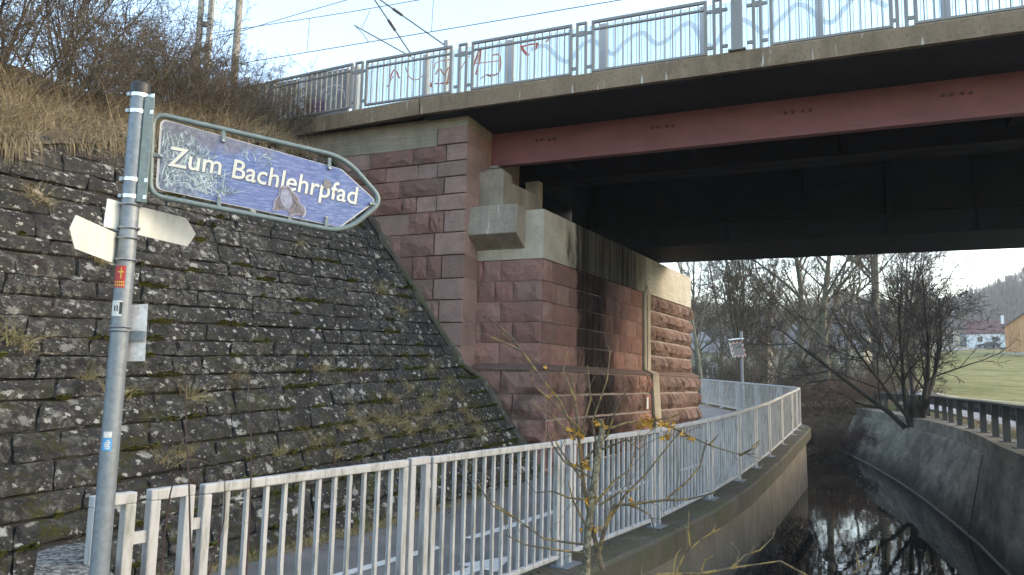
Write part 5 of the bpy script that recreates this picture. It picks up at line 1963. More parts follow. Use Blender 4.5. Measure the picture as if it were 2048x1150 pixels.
# ================================================================== traffic mirror at the path bend
def mirror():
    b = atY(1486, 815, 31.5)
    t = thing('traffic_mirror', (b[0], b[1], ground_z(b[0], 31.5) - 0.3), 'rectangular traffic mirror with red and white border on a pole', 'mirror')
    zt_ = float(atY(1484, 663, 31.5)[2])
    MB().tube([V3(b[0], 31.5, ground_z(b[0], 31.5) - 0.3), V3(b[0] - 0.02, 31.5, zt_)], 0.055, 10).build('pole', M['galv'], t)
    c = [atY(x, y, 31.3) for x, y in ((1461, 686), (1484, 683), (1491, 712), (1468, 713))]
    cen_ = sum(c) / 4
    mb = MB()
    mb.prism([cen_ + (p - cen_) * 1.12 for p in c], V3(0, 0.14, 0))
    mb.build('housing', M['plate'], t)
    mb = MB()
    mb.add([cen_ + (p - cen_) * 0.86 - V3(0, 0.012, 0) for p in c], [(0, 3, 2, 1)])
    n = NT('mirror_glass')
    mb.build('mirror_glass', n.fin((0.30, 0.29, 0.29), 0.35, 0.6), t)
    red = plain('mirror_red', (0.45, 0.05, 0.04), 0.5)
    for i in range(4):
        a, b2 = c[i], c[(i + 1) % 4]
        for k in range(6):
            if k % 2:
                continue
            p0 = cen_ + ((a + (b2 - a) * (k / 6)) - cen_) * 1.0
            p1 = cen_ + ((a + (b2 - a) * ((k + 1) / 6)) - cen_) * 1.0
            o0, o1 = cen_ + (p0 - cen_) * 1.11, cen_ + (p1 - cen_) * 1.11
            i0, i1 = cen_ + (p0 - cen_) * 0.92, cen_ + (p1 - cen_) * 0.92
            mb = MB()
            mb.prism([o0, o1, i1, i0], V3(0, -0.008, 0))
            mb.build('border_stripe', red, t)
    mb = MB()
    mb.prism([c[0] + Z * 0.10 + V3(-0.05, -0.15, 0), c[1] + Z * 0.10 + V3(0.05, -0.15, 0), c[1] + Z * 0.14 + V3(0.05, 0.2, 0), c[0] + Z * 0.14 + V3(-0.05, 0.2, 0)], Z * 0.03)
    mb.build('hood', M['plate'], t)
    mb = MB()
    mb.cbox((cen_ + V3(b[0], 31.5, cen_[2])) / 2 + V3(0, 0.05, 0), V3(abs(b[0] - cen_[0]) + 0.1, 0, 0), V3(0, 0.06, 0), Z * 0.06)
    mb.build('bracket', M['galv'], t)
mirror()

# ================================================================== VEGETATION
def tree_parts(seed, H, r0, levels, mat_t, mat_c, lean=(0, 0), stems=1, spread=0.25, trunk_up=0.05, low=0.25, rmin=0.0035):
    """bare tree in local coordinates, base at 0: returns (trunk mesh, crown mesh)
    levels: list of (per, ang, ratio, k, wob, up)"""
    r = np.random.default_rng(seed)
    n = stems
    S_ = np.zeros((n, 3))
    S_[:, :2] = r.normal(size=(n, 2)) * 0.12 * (n > 1)
    S_[:, 2] = -0.25
    D = np.zeros((n, 3))
    D[:, 2] = 1
    if n > 1:
        an = np.arange(n) * 2 * np.pi / n + r.uniform(0, 1, n)
        D[:, 0] = np.cos(an) * spread * r.uniform(0.4, 1.3, n)
        D[:, 1] = np.sin(an) * spread * r.uniform(0.4, 1.3, n)
    D[:, 0] += lean[0]
    D[:, 1] += lean[1]
    L = np.full(n, H) * r.uniform(0.75, 1.0, n)
    R0 = np.full(n, r0) * r.uniform(0.7, 1.0, n)
    P, R = grow(r, S_, D, L, R0, 9, 0.06, (0, 0, trunk_up), taper=0.25)
    tr = [tubes(P, R, 7)]
    cr_ = []
    tmin = low
    for li, (per, ang_, ratio, k, wob, up) in enumerate(levels):
        p, d, Ln, rn = spawn(r, P, R, L, per, tmin, ang_, ratio, rr=0.5 if li == 0 else 0.6)
        rn = np.maximum(rn, rmin)
        P, R = grow(r, p, d, Ln, rn, k, wob, (0, 0, up), taper=0.35)
        L = Ln
        tmin = 0.25
        (tr if li == 0 else cr_).append(tubes(P, R, 5 if li == 0 else (4 if li == 1 else 3)))
    V, F = joinVF(tr)
    a = mesh_np('trunk', V, F, [mat_t], smooth=True)
    V, F = joinVF(cr_)
    b = mesh_np('crown', V, F, [mat_c], smooth=False)
    return a, b
def place_tree(name, ms, loc, label, cat='tree', rz=0.0, sc=1.0, group=None):
    e = thing(name, loc, label, cat, group)
    e.rotation_euler = (0, 0, rz)
    e.scale = (sc, sc, sc)
    for nm, me in zip(('trunk', 'crown'), ms):
        o = bpy.data.objects.new(nm, me)
        COL.objects.link(o)
        o.parent = e
    return e

LV = [(15, 0.8, 0.46, 7, 0.10, 0.07), (9, 0.72, 0.50, 6, 0.13, 0.06), (7, 0.7, 0.50, 5, 0.16, 0.04), (4, 0.7, 0.55, 4, 0.2, 0.02)]
LVs = [(9, 0.6, 0.40, 6, 0.12, 0.10), (7, 0.6, 0.5, 5, 0.15, 0.06), (6, 0.65, 0.5, 4, 0.2, 0.03)]
T_A = tree_parts(21, 14.0, 0.30, LV, M['bark'], M['twig_brown'], low=0.12, rmin=0.011)
T_B = tree_parts(22, 15.0, 0.42, LV, M['bark'], M['twig_brown'], low=0.18, rmin=0.011)
T_C = tree_parts(23, 12.0, 0.15, LV, M['bark'], M['twig_brown'], stems=4, spread=0.22, low=0.15, rmin=0.011)
T_D = tree_parts(24, 9.5, 0.13, LVs, M['bark_pale'], M['twig_brown'], low=0.15, rmin=0.007)
def gpos(x, Y, y=780):
    p = atY(x, y, Y)
    return V3(p[0], p[1], ground_z(p[0], p[1]) - 0.02)
place_tree('slender_tree', T_D, gpos(1404, 35.0), 'slender pale-barked bare tree just behind the path bend')
place_tree('bare_tree', T_C, gpos(1478, 44.0), 'bare tree forking into several upright stems beyond the traffic mirror', rz=0.4)
place_tree('bare_tree', T_A, gpos(1596, 41.0), 'tall straight bare tree right of the traffic mirror', rz=2.0)
place_tree('bare_tree', T_A, gpos(1658, 38.5), 'dark-trunked bare tree beside the thickest trunk', rz=4.1, sc=0.97)
place_tree('bare_tree', T_B, gpos(1748, 43.0), 'thickest bare tree with heavy spreading limbs behind the stream', rz=1.1)
place_tree('bare_tree', T_C, gpos(1826, 52.0), 'bare tree with narrow stems behind the dark overhanging tree', rz=2.7, sc=1.0)
gt = 'far bare trees'
for i, (x, Y, ms, sc) in enumerate([(1395, 52, T_A, 0.8), (1440, 58, T_A, 0.85), (1530, 60, T_C, 0.9), (1700, 62, T_A, 0.8), (1560, 75, T_B, 0.8), (1640, 84, T_C, 0.9), (1790, 78, T_A, 0.85), (1850, 90, T_C, 0.75), (1905, 105, T_A, 0.6)]):
    place_tree('far_tree', ms, gpos(x, Y), 'thin bare tree among the far trees behind the stream', rz=i * 1.3, sc=sc, group=gt)

# dark overhanging tree at the end of the channel wall
LVd = [(9, 0.75, 0.62, 8, 0.12, 0.02), (7, 0.7, 0.55, 6, 0.15, 0.02), (5, 0.7, 0.55, 5, 0.2, 0.0), (4, 0.7, 0.6, 4, 0.22, -0.01)]
T_E = tree_parts(43, 4.9, 0.085, LVd, M['bark_dark'], M['twig_dark'], stems=7, spread=0.75, trunk_up=0.05, low=0.15, rmin=0.0055, lean=(-0.2, 0.0))
pE = atY(1832, 835, 25.0)
oe = place_tree('overhanging_tree', T_E, V3(pE[0], 25.0, ZW - 0.05), 'dark multi-stemmed bare tree leaning over the end of the channel wall', sc=1.22)
so = bpy.data.objects.new('stump', MB().tube([V3(0, 0, -0.2), V3(-0.02, 0, 0.25), V3(-0.06, 0, 0.65)], [0.24, 0.17, 0.10], 10).mesh('stump', M['bark_dark']))
COL.objects.link(so)
so.parent = oe

# thickets of shrubs / brambles
LVb = [(7, 0.7, 0.6, 6, 0.2, 0.0), (6, 0.8, 0.55, 5, 0.25, 0.0), (5, 0.8, 0.55, 4, 0.28, 0.0)]
SH = [tree_parts(60 + i, 2.4, 0.022, LVb, M['twig_brown'], M['twig_brown'], stems=12, spread=0.8, trunk_up=-0.02, low=0.15, rmin=0.007) for i in range(3)]
SR = [tree_parts(70 + i, 2.2, 0.014, LVb, M['twig_red'], M['twig_red'], stems=14, spread=1.0, trunk_up=-0.10, low=0.15, rmin=0.005) for i in range(2)]
def bush(ms, loc, name, label, group, rz=0, sc=1.0):
    return place_tree(name, ms, loc, label, 'shrub', rz, sc, group)
for i, (x, Y, y, sc) in enumerate([(1604, 32.0, 850, 0.6), (1626, 32.8, 850, 0.62), (1652, 32.4, 850, 0.65), (1680, 33.4, 850, 0.75), (1708, 32.4, 850, 0.75), (1734, 31.8, 850, 0.75), (1758, 30.5, 840, 0.75), (1785, 28.5, 840, 0.75), (1640, 35.0, 840, 0.75), (1668, 36.5, 840, 0.85), (1700, 36.0, 840, 0.9), (1612, 36.5, 840, 0.8), (1760, 35, 840, 0.95), (1725, 37.5, 840, 0.9)]):
    p = atY(x, y, Y)
    if Y < 33:
        zz = WATER + 0.2 if i % 3 else WATER + 0.6
    else:
        zz = ground_z(p[0], Y)
    bush(SR[i % 2], V3(p[0], Y, zz), 'bramble_bush', 'tangled reddish bramble bush at the stream edge beyond the railing', 'brambles at the stream edge', rz=i * 0.9, sc=sc)
for i, (x, Y, sc) in enumerate([(1390, 38, 1.1), (1420, 40, 1.2), (1450, 39, 1.1), (1480, 42, 1.3), (1512, 38, 1.1), (1548, 41, 1.2), (1580, 43, 1.3), (1620, 40, 1.1), (1660, 43, 1.3), (1700, 41, 1.1), (1745, 40, 1.1), (1785, 44, 1.3)]):
    bush(SH[i % 3], gpos(x, Y), 'bare_bush', 'leafless brown bush in the thicket behind the path bend', 'bushes behind the path bend', rz=i * 1.7, sc=sc)

# embankment shrubs above the stone wall
LVe = [(8, 0.6, 0.50, 6, 0.12, 0.05), (6, 0.7, 0.5, 5, 0.18, 0.03), (4, 0.8, 0.55, 4, 0.25, 0.0)]
SE = [tree_parts(80 + i, 3.3, 0.020, LVe, M['twig_shrub'], M['twig_shrub'], stems=7, spread=0.42, trunk_up=0.03, low=0.12, rmin=0.0042) for i in range(3)]
SB = [tree_parts(90 + i, 1.9, 0.016, LVb, M['twig_brown'], M['twig_brown'], stems=12, spread=0.8, trunk_up=0.0, low=0.1) for i in range(3)]
spots = [(-6.0, 2.6, 1.15), (-5.0, 3.4, 1.2), (-4.2, 2.9, 1.1), (-3.4, 3.6, 1.25), (-2.6, 3.0, 1.3), (-1.8, 3.6, 1.35), (-1.0, 3.1, 1.1), (-0.2, 3.8, 1.1), (0.7, 3.2, 0.95), (1.6, 3.4, 0.85), (-6.8, 3.8, 1.2), (-1.4, 5.0, 1.3)]
for i, (s, d, sc) in enumerate(spots):
    bush(SE[i % 3], emb_p(s, d), 'bare_shrub', 'tall dark leafless shrub on the embankment above the stone wall', 'tall shrubs on the embankment', rz=i * 2.1, sc=sc)
spots = [(-2.2, 1.5, 0.95), (-1.5, 1.2, 0.9), (-0.7, 1.6, 1.0), (0.0, 1.1, 0.9), (0.6, 1.7, 1.0), (1.2, 1.0, 0.9), (1.7, 1.7, 0.95), (2.2, 0.9, 0.75), (2.6, 1.7, 0.85), (-3.0, 2.0, 1.0), (-3.9, 2.1, 0.9), (1.0, 2.5, 1.0), (2.0, 2.6, 0.95), (0.2, 2.4, 1.05), (-0.9, 2.5, 1.0)]
for i, (s, d, sc) in enumerate(spots):
    bush(SB[i % 3], emb_p(s, d), 'brown_shrub', 'low brown twiggy shrub at the embankment edge beside the bridge railing', 'low brown shrubs on the embankment', rz=i * 1.9, sc=sc)

# ------------------------------------------------------------------ grasses
def blades(r, base, n_h, L, lean, w_, k=4, droop=0.5):
    """base (n,3), returns quad strips"""
    n = len(base)
    az = r.uniform(0, 2 * np.pi, n)
    D = np.stack([np.cos(az) * lean * r.uniform(0.3, 1.4, n), np.sin(az) * lean * r.uniform(0.3, 1.4, n), np.ones(n)], 1) + n_h
    D /= np.linalg.norm(D, axis=1, keepdims=True)
    Ln = L * r.uniform(0.5, 1.2, n)
    P = np.zeros((n, k, 3))
    P[:, 0] = base
    d = D.copy()
    for i in range(1, k):
        P[:, i] = P[:, i - 1] + d * (Ln / (k - 1))[:, None]
        d = d + np.array([0, 0, -droop]) * r.uniform(0.4, 1.4, n)[:, None] + r.normal(size=(n, 3)) * 0.08
        d /= np.linalg.norm(d, axis=1, keepdims=True)
    sdv = np.cross(D, r.normal(size=(n, 3)))
    sdv /= np.linalg.norm(sdv, axis=1, keepdims=True)
    wv_ = w_ * np.linspace(1, 0.15, k)[None, :, None] * sdv[:, None, :]
    V = np.stack([P - wv_, P + wv_], 2).reshape(-1, 3)
    i = np.arange(n)[:, None] * k * 2
    j = np.arange(k - 1)[None, :] * 2
    a = i + j
    F = np.stack([a, a + 1, a + 3, a + 2], -1).reshape(-1, 4)
    return V, F
def grass_obj(name, parts, mat):
    V, F = joinVF(parts)
    return bpy.data.objects.new(name, mesh_np(name, V, F, [mat]))
r = np.random.default_rng(77)
# clumped straw grass on the slope, thinner towards the bridge
NC = 330
cs = r.uniform(-8.5, 2.4, NC)
cdp = np.abs(r.normal(size=NC)) * 1.0
kp = r.random(NC) < np.interp(cs, [-8, -1.8, -0.8, 2.4], [1.0, 1.0, 0.45, 0.25])
cs, cdp = cs[kp], cdp[kp]
parts = []
for a, b in zip(cs, cdp):
    m = int(r.uniform(18, 60))
    bs = np.array([emb_p(a + r.normal() * 0.13, max(0, b + r.normal() * 0.13)) for _ in range(m)]) + V3(0, 0, 0.03)
    dirn = VR * r.uniform(0.2, 0.9) + U * r.normal() * 0.3
    parts.append(blades(r, bs, dirn, r.uniform(0.3, 0.75), 0.45, 0.0042, 6, r.uniform(0.25, 0.6)))
# curtain hanging over the wall top
NH = 120
for a in r.uniform(-6.5, 2.8, NH):
    if a > -1.5 and r.random() < 0.5:
        continue
    m = int(r.uniform(20, 50))
    bs = np.array([emb_p(a + r.normal() * 0.09, abs(r.normal() * 0.06)) for _ in range(m)]) + V3(0, 0, 0.04)
    parts.append(blades(r, bs, VR * r.uniform(0.5, 1.2) + U * r.normal() * 0.3, r.uniform(0.25, 0.62), 0.5, 0.0038, 7, r.uniform(0.6, 1.0)))
go = grass_obj('dry_grass', parts, M['dry'])
tag(stuff(link(go)), 'straw-coloured dry grass hanging over the top of the stone wall', 'grass')

TU = []
for i in range(4):
    rr_ = np.random.default_rng(200 + i)
    m = 110
    b = rr_.normal(size=(m, 3)) * np.array([0.05, 0.05, 0.012])
    V, F = blades(rr_, b, V3(0, 0, 0.0), 0.36, 0.85, 0.0034, 5, 0.55)
    TU.append(mesh_np('grass_tuft', V, F, [M['tuft']]))
def wall_pt(x, y):
    return onpl(x, y, L0, NB)
tpx = [(78, 405, 1.0), (25, 690, 1.2), (575, 335, 0.7), (600, 495, 0.8), (762, 585, 1.0), (800, 625, 0.8), (380, 800, 1.1), (235, 800, 1.1), (860, 745, 1.0), (885, 790, 0.9), (760, 845, 1.0), (810, 865, 1.2), (850, 830, 1.1), (700, 830, 0.7), (625, 890, 0.9), (665, 910, 0.9), (320, 930, 1.0), (372, 915, 0.9), (715, 745, 0.7), (640, 740, 0.8), (200, 525, 0.9), (905, 860, 1.0), (560, 910, 0.8), (470, 760, 0.7), (940, 840, 0.9), (780, 800, 1.0), (735, 880, 0.9), (180, 760, 0.7), (915, 800, 0.9), (955, 865, 0.9), (790, 850, 1.1), (830, 848, 1.1), (845, 805, 1.0), (875, 815, 0.9), (720, 850, 0.9), (680, 860, 0.8), (895, 770, 0.8), (925, 825, 0.8), (815, 780, 0.8), (870, 860, 1.0)]
for i, (x, y, sc) in enumerate(tpx):
    p = wall_pt(x, y)
    o = bpy.data.objects.new('grass_tuft', TU[i % 4])
    o.location = [float(c) for c in (p - NB * 0.02)]
    o.rotation_euler = (0.5 * float(VR[1]) * -1, 0.5 * float(VR[0]), i * 1.3)
    o.scale = (sc, sc, sc * 0.95)
    COL.objects.link(o)
    tag(o, 'withered grass tuft growing from the joints of the dark stone wall', 'grass tuft', 'tufts on the dark stone wall')
# weeds along the foot of the stone wall and on the mud
n = 5200
s_ = r.uniform(-6, 3.3, n)
base = L0[None] + np.outer(s_, U) + np.outer(r.uniform(-0.02, 0.16, n), VR) + V3(0, 0, -0.01)
n2_ = 2600
Yb = r.uniform(5, 16, n2_)
b2 = np.stack([np.array([rail_x(y) for y in Yb]) + r.uniform(0.3, 1.1, n2_), Yb, np.full(n2_, WATER + 0.08)], 1)
go = grass_obj('verge_weeds', [blades(r, base, VR * 0.1, 0.13, 0.9, 0.003, 3, 0.5)], M['tuft'])
tag(stuff(link(go)), 'low weeds and dead leaves along the foot of the dark wall', 'weeds')
go = grass_obj('bank_grass', [blades(r, b2, V3(0.2, 0, 0), 0.35, 0.8, 0.0035, 4, 0.6)], M['mud'])
tag(stuff(link(go)), 'dead grass on the dark mud at the foot of the path wall', 'grass')
# rough grass on the verge behind the guard rail
n = 9000
Yb = r.uniform(9, 33, n)
b3 = np.stack([np.array([gl_x(y) for y in Yb]) + r.uniform(0.25, 1.2, n), Yb, np.full(n, 0.66)], 1)
n = 5000
Yc = r.uniform(33.5, 46, n)
Xc = r.uniform(4, 20, n)
b4 = np.stack([Xc, Yc, np.array([ground_z(a, b) for a, b in zip(Xc, Yc)])], 1)
go = grass_obj('verge_grass', [blades(r, b3, V3(0, 0, 0), 0.16, 0.8, 0.006, 3, 0.4), blades(r, b4, V3(0, 0, 0), 0.35, 0.8, 0.01, 3, 0.4)], M['dry'])
tag(stuff(link(go)), 'rough yellowish verge grass between guard rail and road', 'grass')

# scattered dead leaves on path edge, coping and stream
def leaves(pts, size, mat, name, label):
    n = len(pts)
    a = r.uniform(0, 6.28, n)
    L_ = size * r.uniform(0.5, 1.2, n)
    dx = np.stack([np.cos(a), np.sin(a), r.normal(size=n) * 0.25], 1) * L_[:, None]
    dy = np.stack([-np.sin(a), np.cos(a), r.normal(size=n) * 0.25], 1) * (L_ * 0.5)[:, None]
    V = np.stack([pts - dx, pts + dy * 0.9, pts + dx, pts - dy], 1).reshape(-1, 3)
    o = bpy.data.objects.new(name, mesh_np(name, V, np.arange(4 * n).reshape(-1, 4), [mat]))
    return tag(stuff(link(o)), label, 'leaves')
M['leaf'] = m_grass('dead_leaf', [(0.3, (0.10, 0.06, 0.03)), (0.5, (0.22, 0.14, 0.07)), (0.7, (0.36, 0.27, 0.16))])
m = 900
s_ = r.uniform(-5, 12, m)
dd_ = np.abs(r.normal(size=m)) * 0.28 + 0.05
pp_ = L0[None] + np.outer(s_, U) + np.outer(dd_, VR)
pp_[:, 2] = np.array([zp(y) for y in pp_[:, 1]]) + 0.014
ss_ = r.uniform(RS[1], RS[9], 260)
q_ = np.array([np.r_[rp(a) + np.array([rdir(a)[1], -rdir(a)[0]]) * r.uniform(-0.1, 0.24), 0] for a in ss_])
q_[:, 2] = np.array([zp(y) for y in q_[:, 1]]) + 0.02
leaves(np.concatenate([pp_, q_]), 0.028, M['leaf'], 'fallen_leaves', 'brown fallen leaves along the path edge and coping')
Yw = r.uniform(9, 26, 160)
f_ = r.random(160)
w2_ = np.stack([np.array([rail_x(y) + 0.9 + (wl_x(y) - rail_x(y) - 1.1) * (0.35 + 0.65 * t) for y, t in zip(Yw, f_)]), Yw, np.full(160, WATER + 0.012)], 1)
lf = leaves(w2_, 0.035, M['leaf'], 'floating_leaves', 'few dead leaves drifting on the dark stream water')

# ------------------------------------------------------------------ foreground sapling with lichen
SPD = 4.6
def sap(pts, dep):
    return [atY(x, y, d) for (x, y), d in zip(pts, dep)]
base_pt = atY(1168, 1150, SPD)
gz0 = WATER + 0.1
sap_t = thing('lichened_sapling', V3(base_pt[0] - 0.02, SPD, gz0), 'bare sapling crusted with orange lichen in front of the railing', 'tree')
r = np.random.default_rng(9)
main = [([(1172, 1150), (1176, 1060), (1186, 980), (1196, 910), (1204, 860), (1200, 838)], .026, .020, 'bark_trunk'),
        ([(1205, 1140), (1180, 1040), (1166, 960), (1158, 880), (1150, 800), (1140, 745)], .014, .006, 'bark_lichen'),
        ([(1192, 1120), (1212, 1050), (1228, 1010), (1262, 1008), (1330, 1000), (1380, 998), (1430, 985)], .013, .004, 'bark_lichen'),
        ([(1212, 1050), (1250, 990), (1290, 950), (1330, 900), (1362, 860)], .008, .003, 'bark_lichen')]
side = [[(1158, 880), (1120, 800), (1075, 745), (1040, 700), (985, 650)], [(1075, 745), (1025, 680), (985, 640)], [(1040, 700), (1000, 680), (955, 660)], [(1150, 800), (1125, 740), (1135, 700)],
        [(1172, 870), (1130, 830), (1090, 790), (1068, 770), (1060, 740)], [(1150, 880), (1105, 835), (1060, 805)], [(1196, 910), (1185, 840), (1215, 760), (1220, 700)],
        [(1204, 862), (1250, 845), (1310, 840), (1350, 860), (1420, 890), (1470, 910), (1512, 908)], [(1310, 840), (1340, 835), (1360, 828)], [(1420, 890), (1435, 870)], [(1480, 910), (1505, 900), (1518, 882)],
        [(1200, 900), (1255, 880), (1280, 900), (1290, 885)], [(1190, 960), (1130, 925), (1105, 890), (1085, 850)], [(1180, 1000), (1140, 995), (1105, 985), (1070, 985)], [(1180, 1090), (1130, 1085), (1085, 1075), (1030, 1035), (980, 1000)], [(1030, 1035), (985, 1010), (958, 970)],
        [(1195, 1110), (1120, 1100), (1050, 1090), (1010, 1070)], [(1180, 1020), (1230, 960), (1260, 940), (1270, 900)], [(1200, 1010), (1240, 985), (1280, 975)], [(1262, 1008), (1300, 1030), (1310, 1060)], [(1330, 1000), (1375, 960), (1400, 930), (1415, 880)],
        [(1160, 930), (1215, 870), (1240, 800), (1258, 775)], [(1165, 960), (1120, 900), (1100, 860)], [(1176, 1060), (1145, 1000), (1135, 960)], [(1158, 880), (1180, 800), (1175, 730)]]
mb = MB()
m0, rad = main[0][0], None
first = sap(m0, [SPD] * len(m0))
pts0 = [V3(base_pt[0] - 0.02, SPD, gz0)] + first
MB().tube(pts0, [0.032] + list(np.linspace(.025, .018, len(first))), 10).build('trunk', M['bark_trunk'], sap_t)
Pl, Rl = [], []
tw = MB()
for pts, ra, rb, mk in main[1:]:
    dep = np.linspace(SPD, SPD - 0.15 + 0.3 * r.random(), len(pts))
    q = sap(pts, dep)
    tw.tube(q, list(np.linspace(ra * 1.1, rb * 1.1, len(q))), 7)
    for i in range(len(q) - 1):
        Pl.append((q[i], q[i + 1], rb))
for pts in side:
    dep = SPD + np.cumsum(np.r_[0, r.normal(size=len(pts) - 1) * 0.04])
    q = sap(pts, dep)
    q = [p + (r.normal(size=3) * 0.004 if i else 0) for i, p in enumerate(q)]
    tw.tube(q, list(np.linspace(.0080, .0028, len(q))), 6)
    for i in range(len(q) - 1):
        Pl.append((q[i], q[i + 1], .0025))
tw.build('branches', M['bark_lichen'], sap_t)
# fine twigs with buds
ftw, bud = [], MB()
for a, b, rb in Pl:
    L_ = np.linalg.norm(b - a)
    for k in range(r.poisson(L_ * 9.0)):
        p = a + (b - a) * r.random()
        t = unit(b - a)
        q = r.normal(size=3)
        q = unit(q - t * np.dot(q, t))
        d = unit(t * 0.7 + q * 0.8 + V3(0, 0, 0.25))
        ln = r.uniform(0.06, 0.26)
        ftw.append((p, d, ln))
Sx = np.array([f[0] for f in ftw])
Dx = np.array([f[1] for f in ftw])
Lx = np.array([f[2] for f in ftw])
P_, R__ = grow(r, Sx, Dx, Lx, np.full(len(Sx), 0.0019), 5, 0.14, (0, 0, 0.05), 0.6)
V, F = tubes(P_, R__, 4)
stuff(link(bpy.data.objects.new('twigs', mesh_np('twigs', V, F, [M['twig_brown']], smooth=True)), sap_t))
lc = MB()
for (x, y, n_l) in ((1150, 870, 6), (1200, 845, 10), (1310, 842, 14), (1330, 848, 10), (1290, 850, 8), (1180, 1000, 6), (1090, 745, 4), (1100, 790, 3), (1260, 1005, 5), (1365, 870, 6), (1170, 930, 6), (1190, 1060, 8), (1320, 878, 4)):
    for k in range(n_l):
        c = atY(x + r.normal() * 10, y + r.normal() * 4, SPD - 0.01)
        rad_ = r.uniform(0.008, 0.02)
        q = [c + r.normal(size=3) * rad_ for _ in range(6)]
        for i in range(4):
            lc.add([c, q[i], q[i + 1]], [(0, 1, 2)])
stuff(lc.build('lichen', M['lichen'], sap_t))

# low lichened branches reaching in from the right bank foreground
lb = thing('lichened_branch', atY(1270, 1190, 3.9), 'yellow-lichened bare branches of a low shrub at the stream side', 'shrub')
mb = MB()
gb = atY(1240, 1230, 3.9)
rootp = V3(gb[0], 3.9, WATER + 0.1)
mb.tube([rootp, gb, atY(1290, 1150, 3.9), atY(1400, 1148, 3.9), atY(1470, 1135, 3.9), atY(1560, 1122, 3.95)], [.017, .013, .011, .009, .006, .003], 7)
for pts in ([(1350, 1148), (1368, 1110), (1400, 1080), (1425, 1065), (1455, 1050)], [(1400, 1148), (1410, 1120), (1432, 1108)], [(1425, 1065), (1432, 1045)], [(1460, 1138), (1490, 1110), (1520, 1100), (1545, 1075), (1550, 1060)], [(1380, 1096), (1376, 1060), (1378, 1020)], [(1470, 1135), (1478, 1105), (1462, 1085)], [(1500, 1105), (1512, 1088)], [(1700, 1150), (1730, 1130), (1752, 1105), (1757, 1078)], [(1718, 1138), (1712, 1100)], [(1345, 1148), (1352, 1110), (1370, 1088)]):
    if pts[0][0] == 1700:
        q = [atY(1560, 1122, 3.95)] + [atY(x, y, 3.95) for x, y in [(1640, 1165)] + pts]
    else:
        q = [atY(x, y, 3.9 + 0.01 * i) for i, (x, y) in enumerate(pts)]
    mb.tube(q, list(np.linspace(.0065, .0025, len(q))), 6)
mb.build('branches', M['bark_lichen'], lb)
lb.location = [float(c) for c in rootp]
for c in lb.children:
    c.matrix_parent_inverse = Matrix.Translation(lb.location).inverted()

# thin dark stems rising in front of the railing
for k, (pts, wd) in enumerate([([(322, 1150), (330, 1060), (340, 990), (350, 950)], .0045), ([(383, 1155), (380, 1050), (378, 960), (372, 880), (371, 780), (370, 755)], .0038), ([(492, 1160), (498, 1050), (502, 960), (502, 880), (498, 800), (496, 750)], .0036), ([(417, 1150), (438, 1080), (448, 1040), (450, 960), (448, 945)], .003)]):
    q = [atY(x, y, 2.75) for x, y in pts]
    root_ = V3(q[0][0], 2.75, 0.0)
    o = MB().tube([root_] + q, [wd * 1.2] + list(np.linspace(wd, wd * 0.45, len(q))), 6).build('bare_shoot', M['stem'])
    tag(o, 'thin dark reddish bare shoot rising in front of the railing', 'shoot', 'bare shoots before the railing')

# ================================================================== OVERHEAD LINE
OW = V3(F0[0], F0[1], 0) + GN * 4.6
def ow(x, y, off=0.0):
    return onpl(x, y, OW + GN * off, GN)
M['wire'] = plain('catenary_wire', (0.035, 0.035, 0.04), 0.5)
M['mast'] = m_concrete('mast_concrete', (0.30, 0.285, 0.255), 0.3, streaks=0.2)
def wire(pxs, label, rad=0.012, ext=None):
    q = [ow(x, y) for x, y in pxs]
    a, b = q[0], q[-1]
    if ext:
        q = [a + (a - q[1]) * ext[0]] + q + [b + (b - q[-2]) * ext[1]]
    return q
# contact wire and carrier wire with droppers as one wire system
ol = thing('overhead_wire', ow(800, 80), 'contact and carrier wires with droppers strung above the railway', 'wire')
con = wire([(600, 107), (920, 54), (1240, 0)], '', ext=(3.0, 3.0))
car = wire([(545, 48), (700, 24), (860, -4)], '', ext=(3.0, 5.0))
MB().tube(con, 0.011, 5).build('contact_wire', M['wire'], ol)
MB().tube(car, 0.010, 5).build('carrier_wire', M['wire'], ol)
MB().tube(wire([(530, 48), (610, 24), (700, -2)], '', ext=(3.0, 5.0)), 0.010, 5).build('feeder_wire', M['wire'], ol)
for a, b in (((619, 37), (614, 105)), ((867, -5), (863, 64))):
    MB().tube([ow(*a), ow(*b)], 0.008, 5).build('dropper', M['wire'], ol)
# mast with cantilever behind the screen
mb_px = (892, 130)
pm2 = ow(*mb_px, off=1.8)
om = thing('overhead_line_mast', V3(pm2[0], pm2[1], ZF1 - 0.1), 'grey catenary mast stub with slanted cantilever tubes behind the glass screen', 'mast')
zt_ = float(ow(892, 82, off=1.8)[2])
mb = MB()
mb.cbox(V3(pm2[0], pm2[1], (ZF1 - 0.1 + zt_) / 2), G * 0.13, GN * 0.13, Z * (zt_ - ZF1 + 0.1))
mb.build('post', M['post_grey'], om)
def canti(p0, p1, rad, o0, o1, ins=None):
    a, b = ow(*p0, off=o0), ow(*p1, off=o1)
    o = MB().tube([a, b], rad, 8).build('cantilever_tube', M['galv_green'], om)
    if ins:
        f0, f1 = ins
        n_ = 13
        pts = [a + (b - a) * (f0 + (f1 - f0) * k / (n_ - 1)) for k in range(n_)]
        MB().tube(pts, [rad * (1.5 if k % 2 else 2.3) for k in range(n_)], 10).build('insulator', M['twig_brown'], o)
canti((735, -22), (822, 108), 0.022, 0.0, 1.8, (0.46, 0.62))
canti((738, -16), (892, 92), 0.022, 0.0, 1.8, (0.30, 0.42))
canti((708, 50), (830, 118), 0.020, 0.0, 1.8)
a = ow(712, 54)
MB().tube([a, ow(725, 66), ow(737, 84)], 0.012, 6).build('registration_arm', M['galv_green'], om)
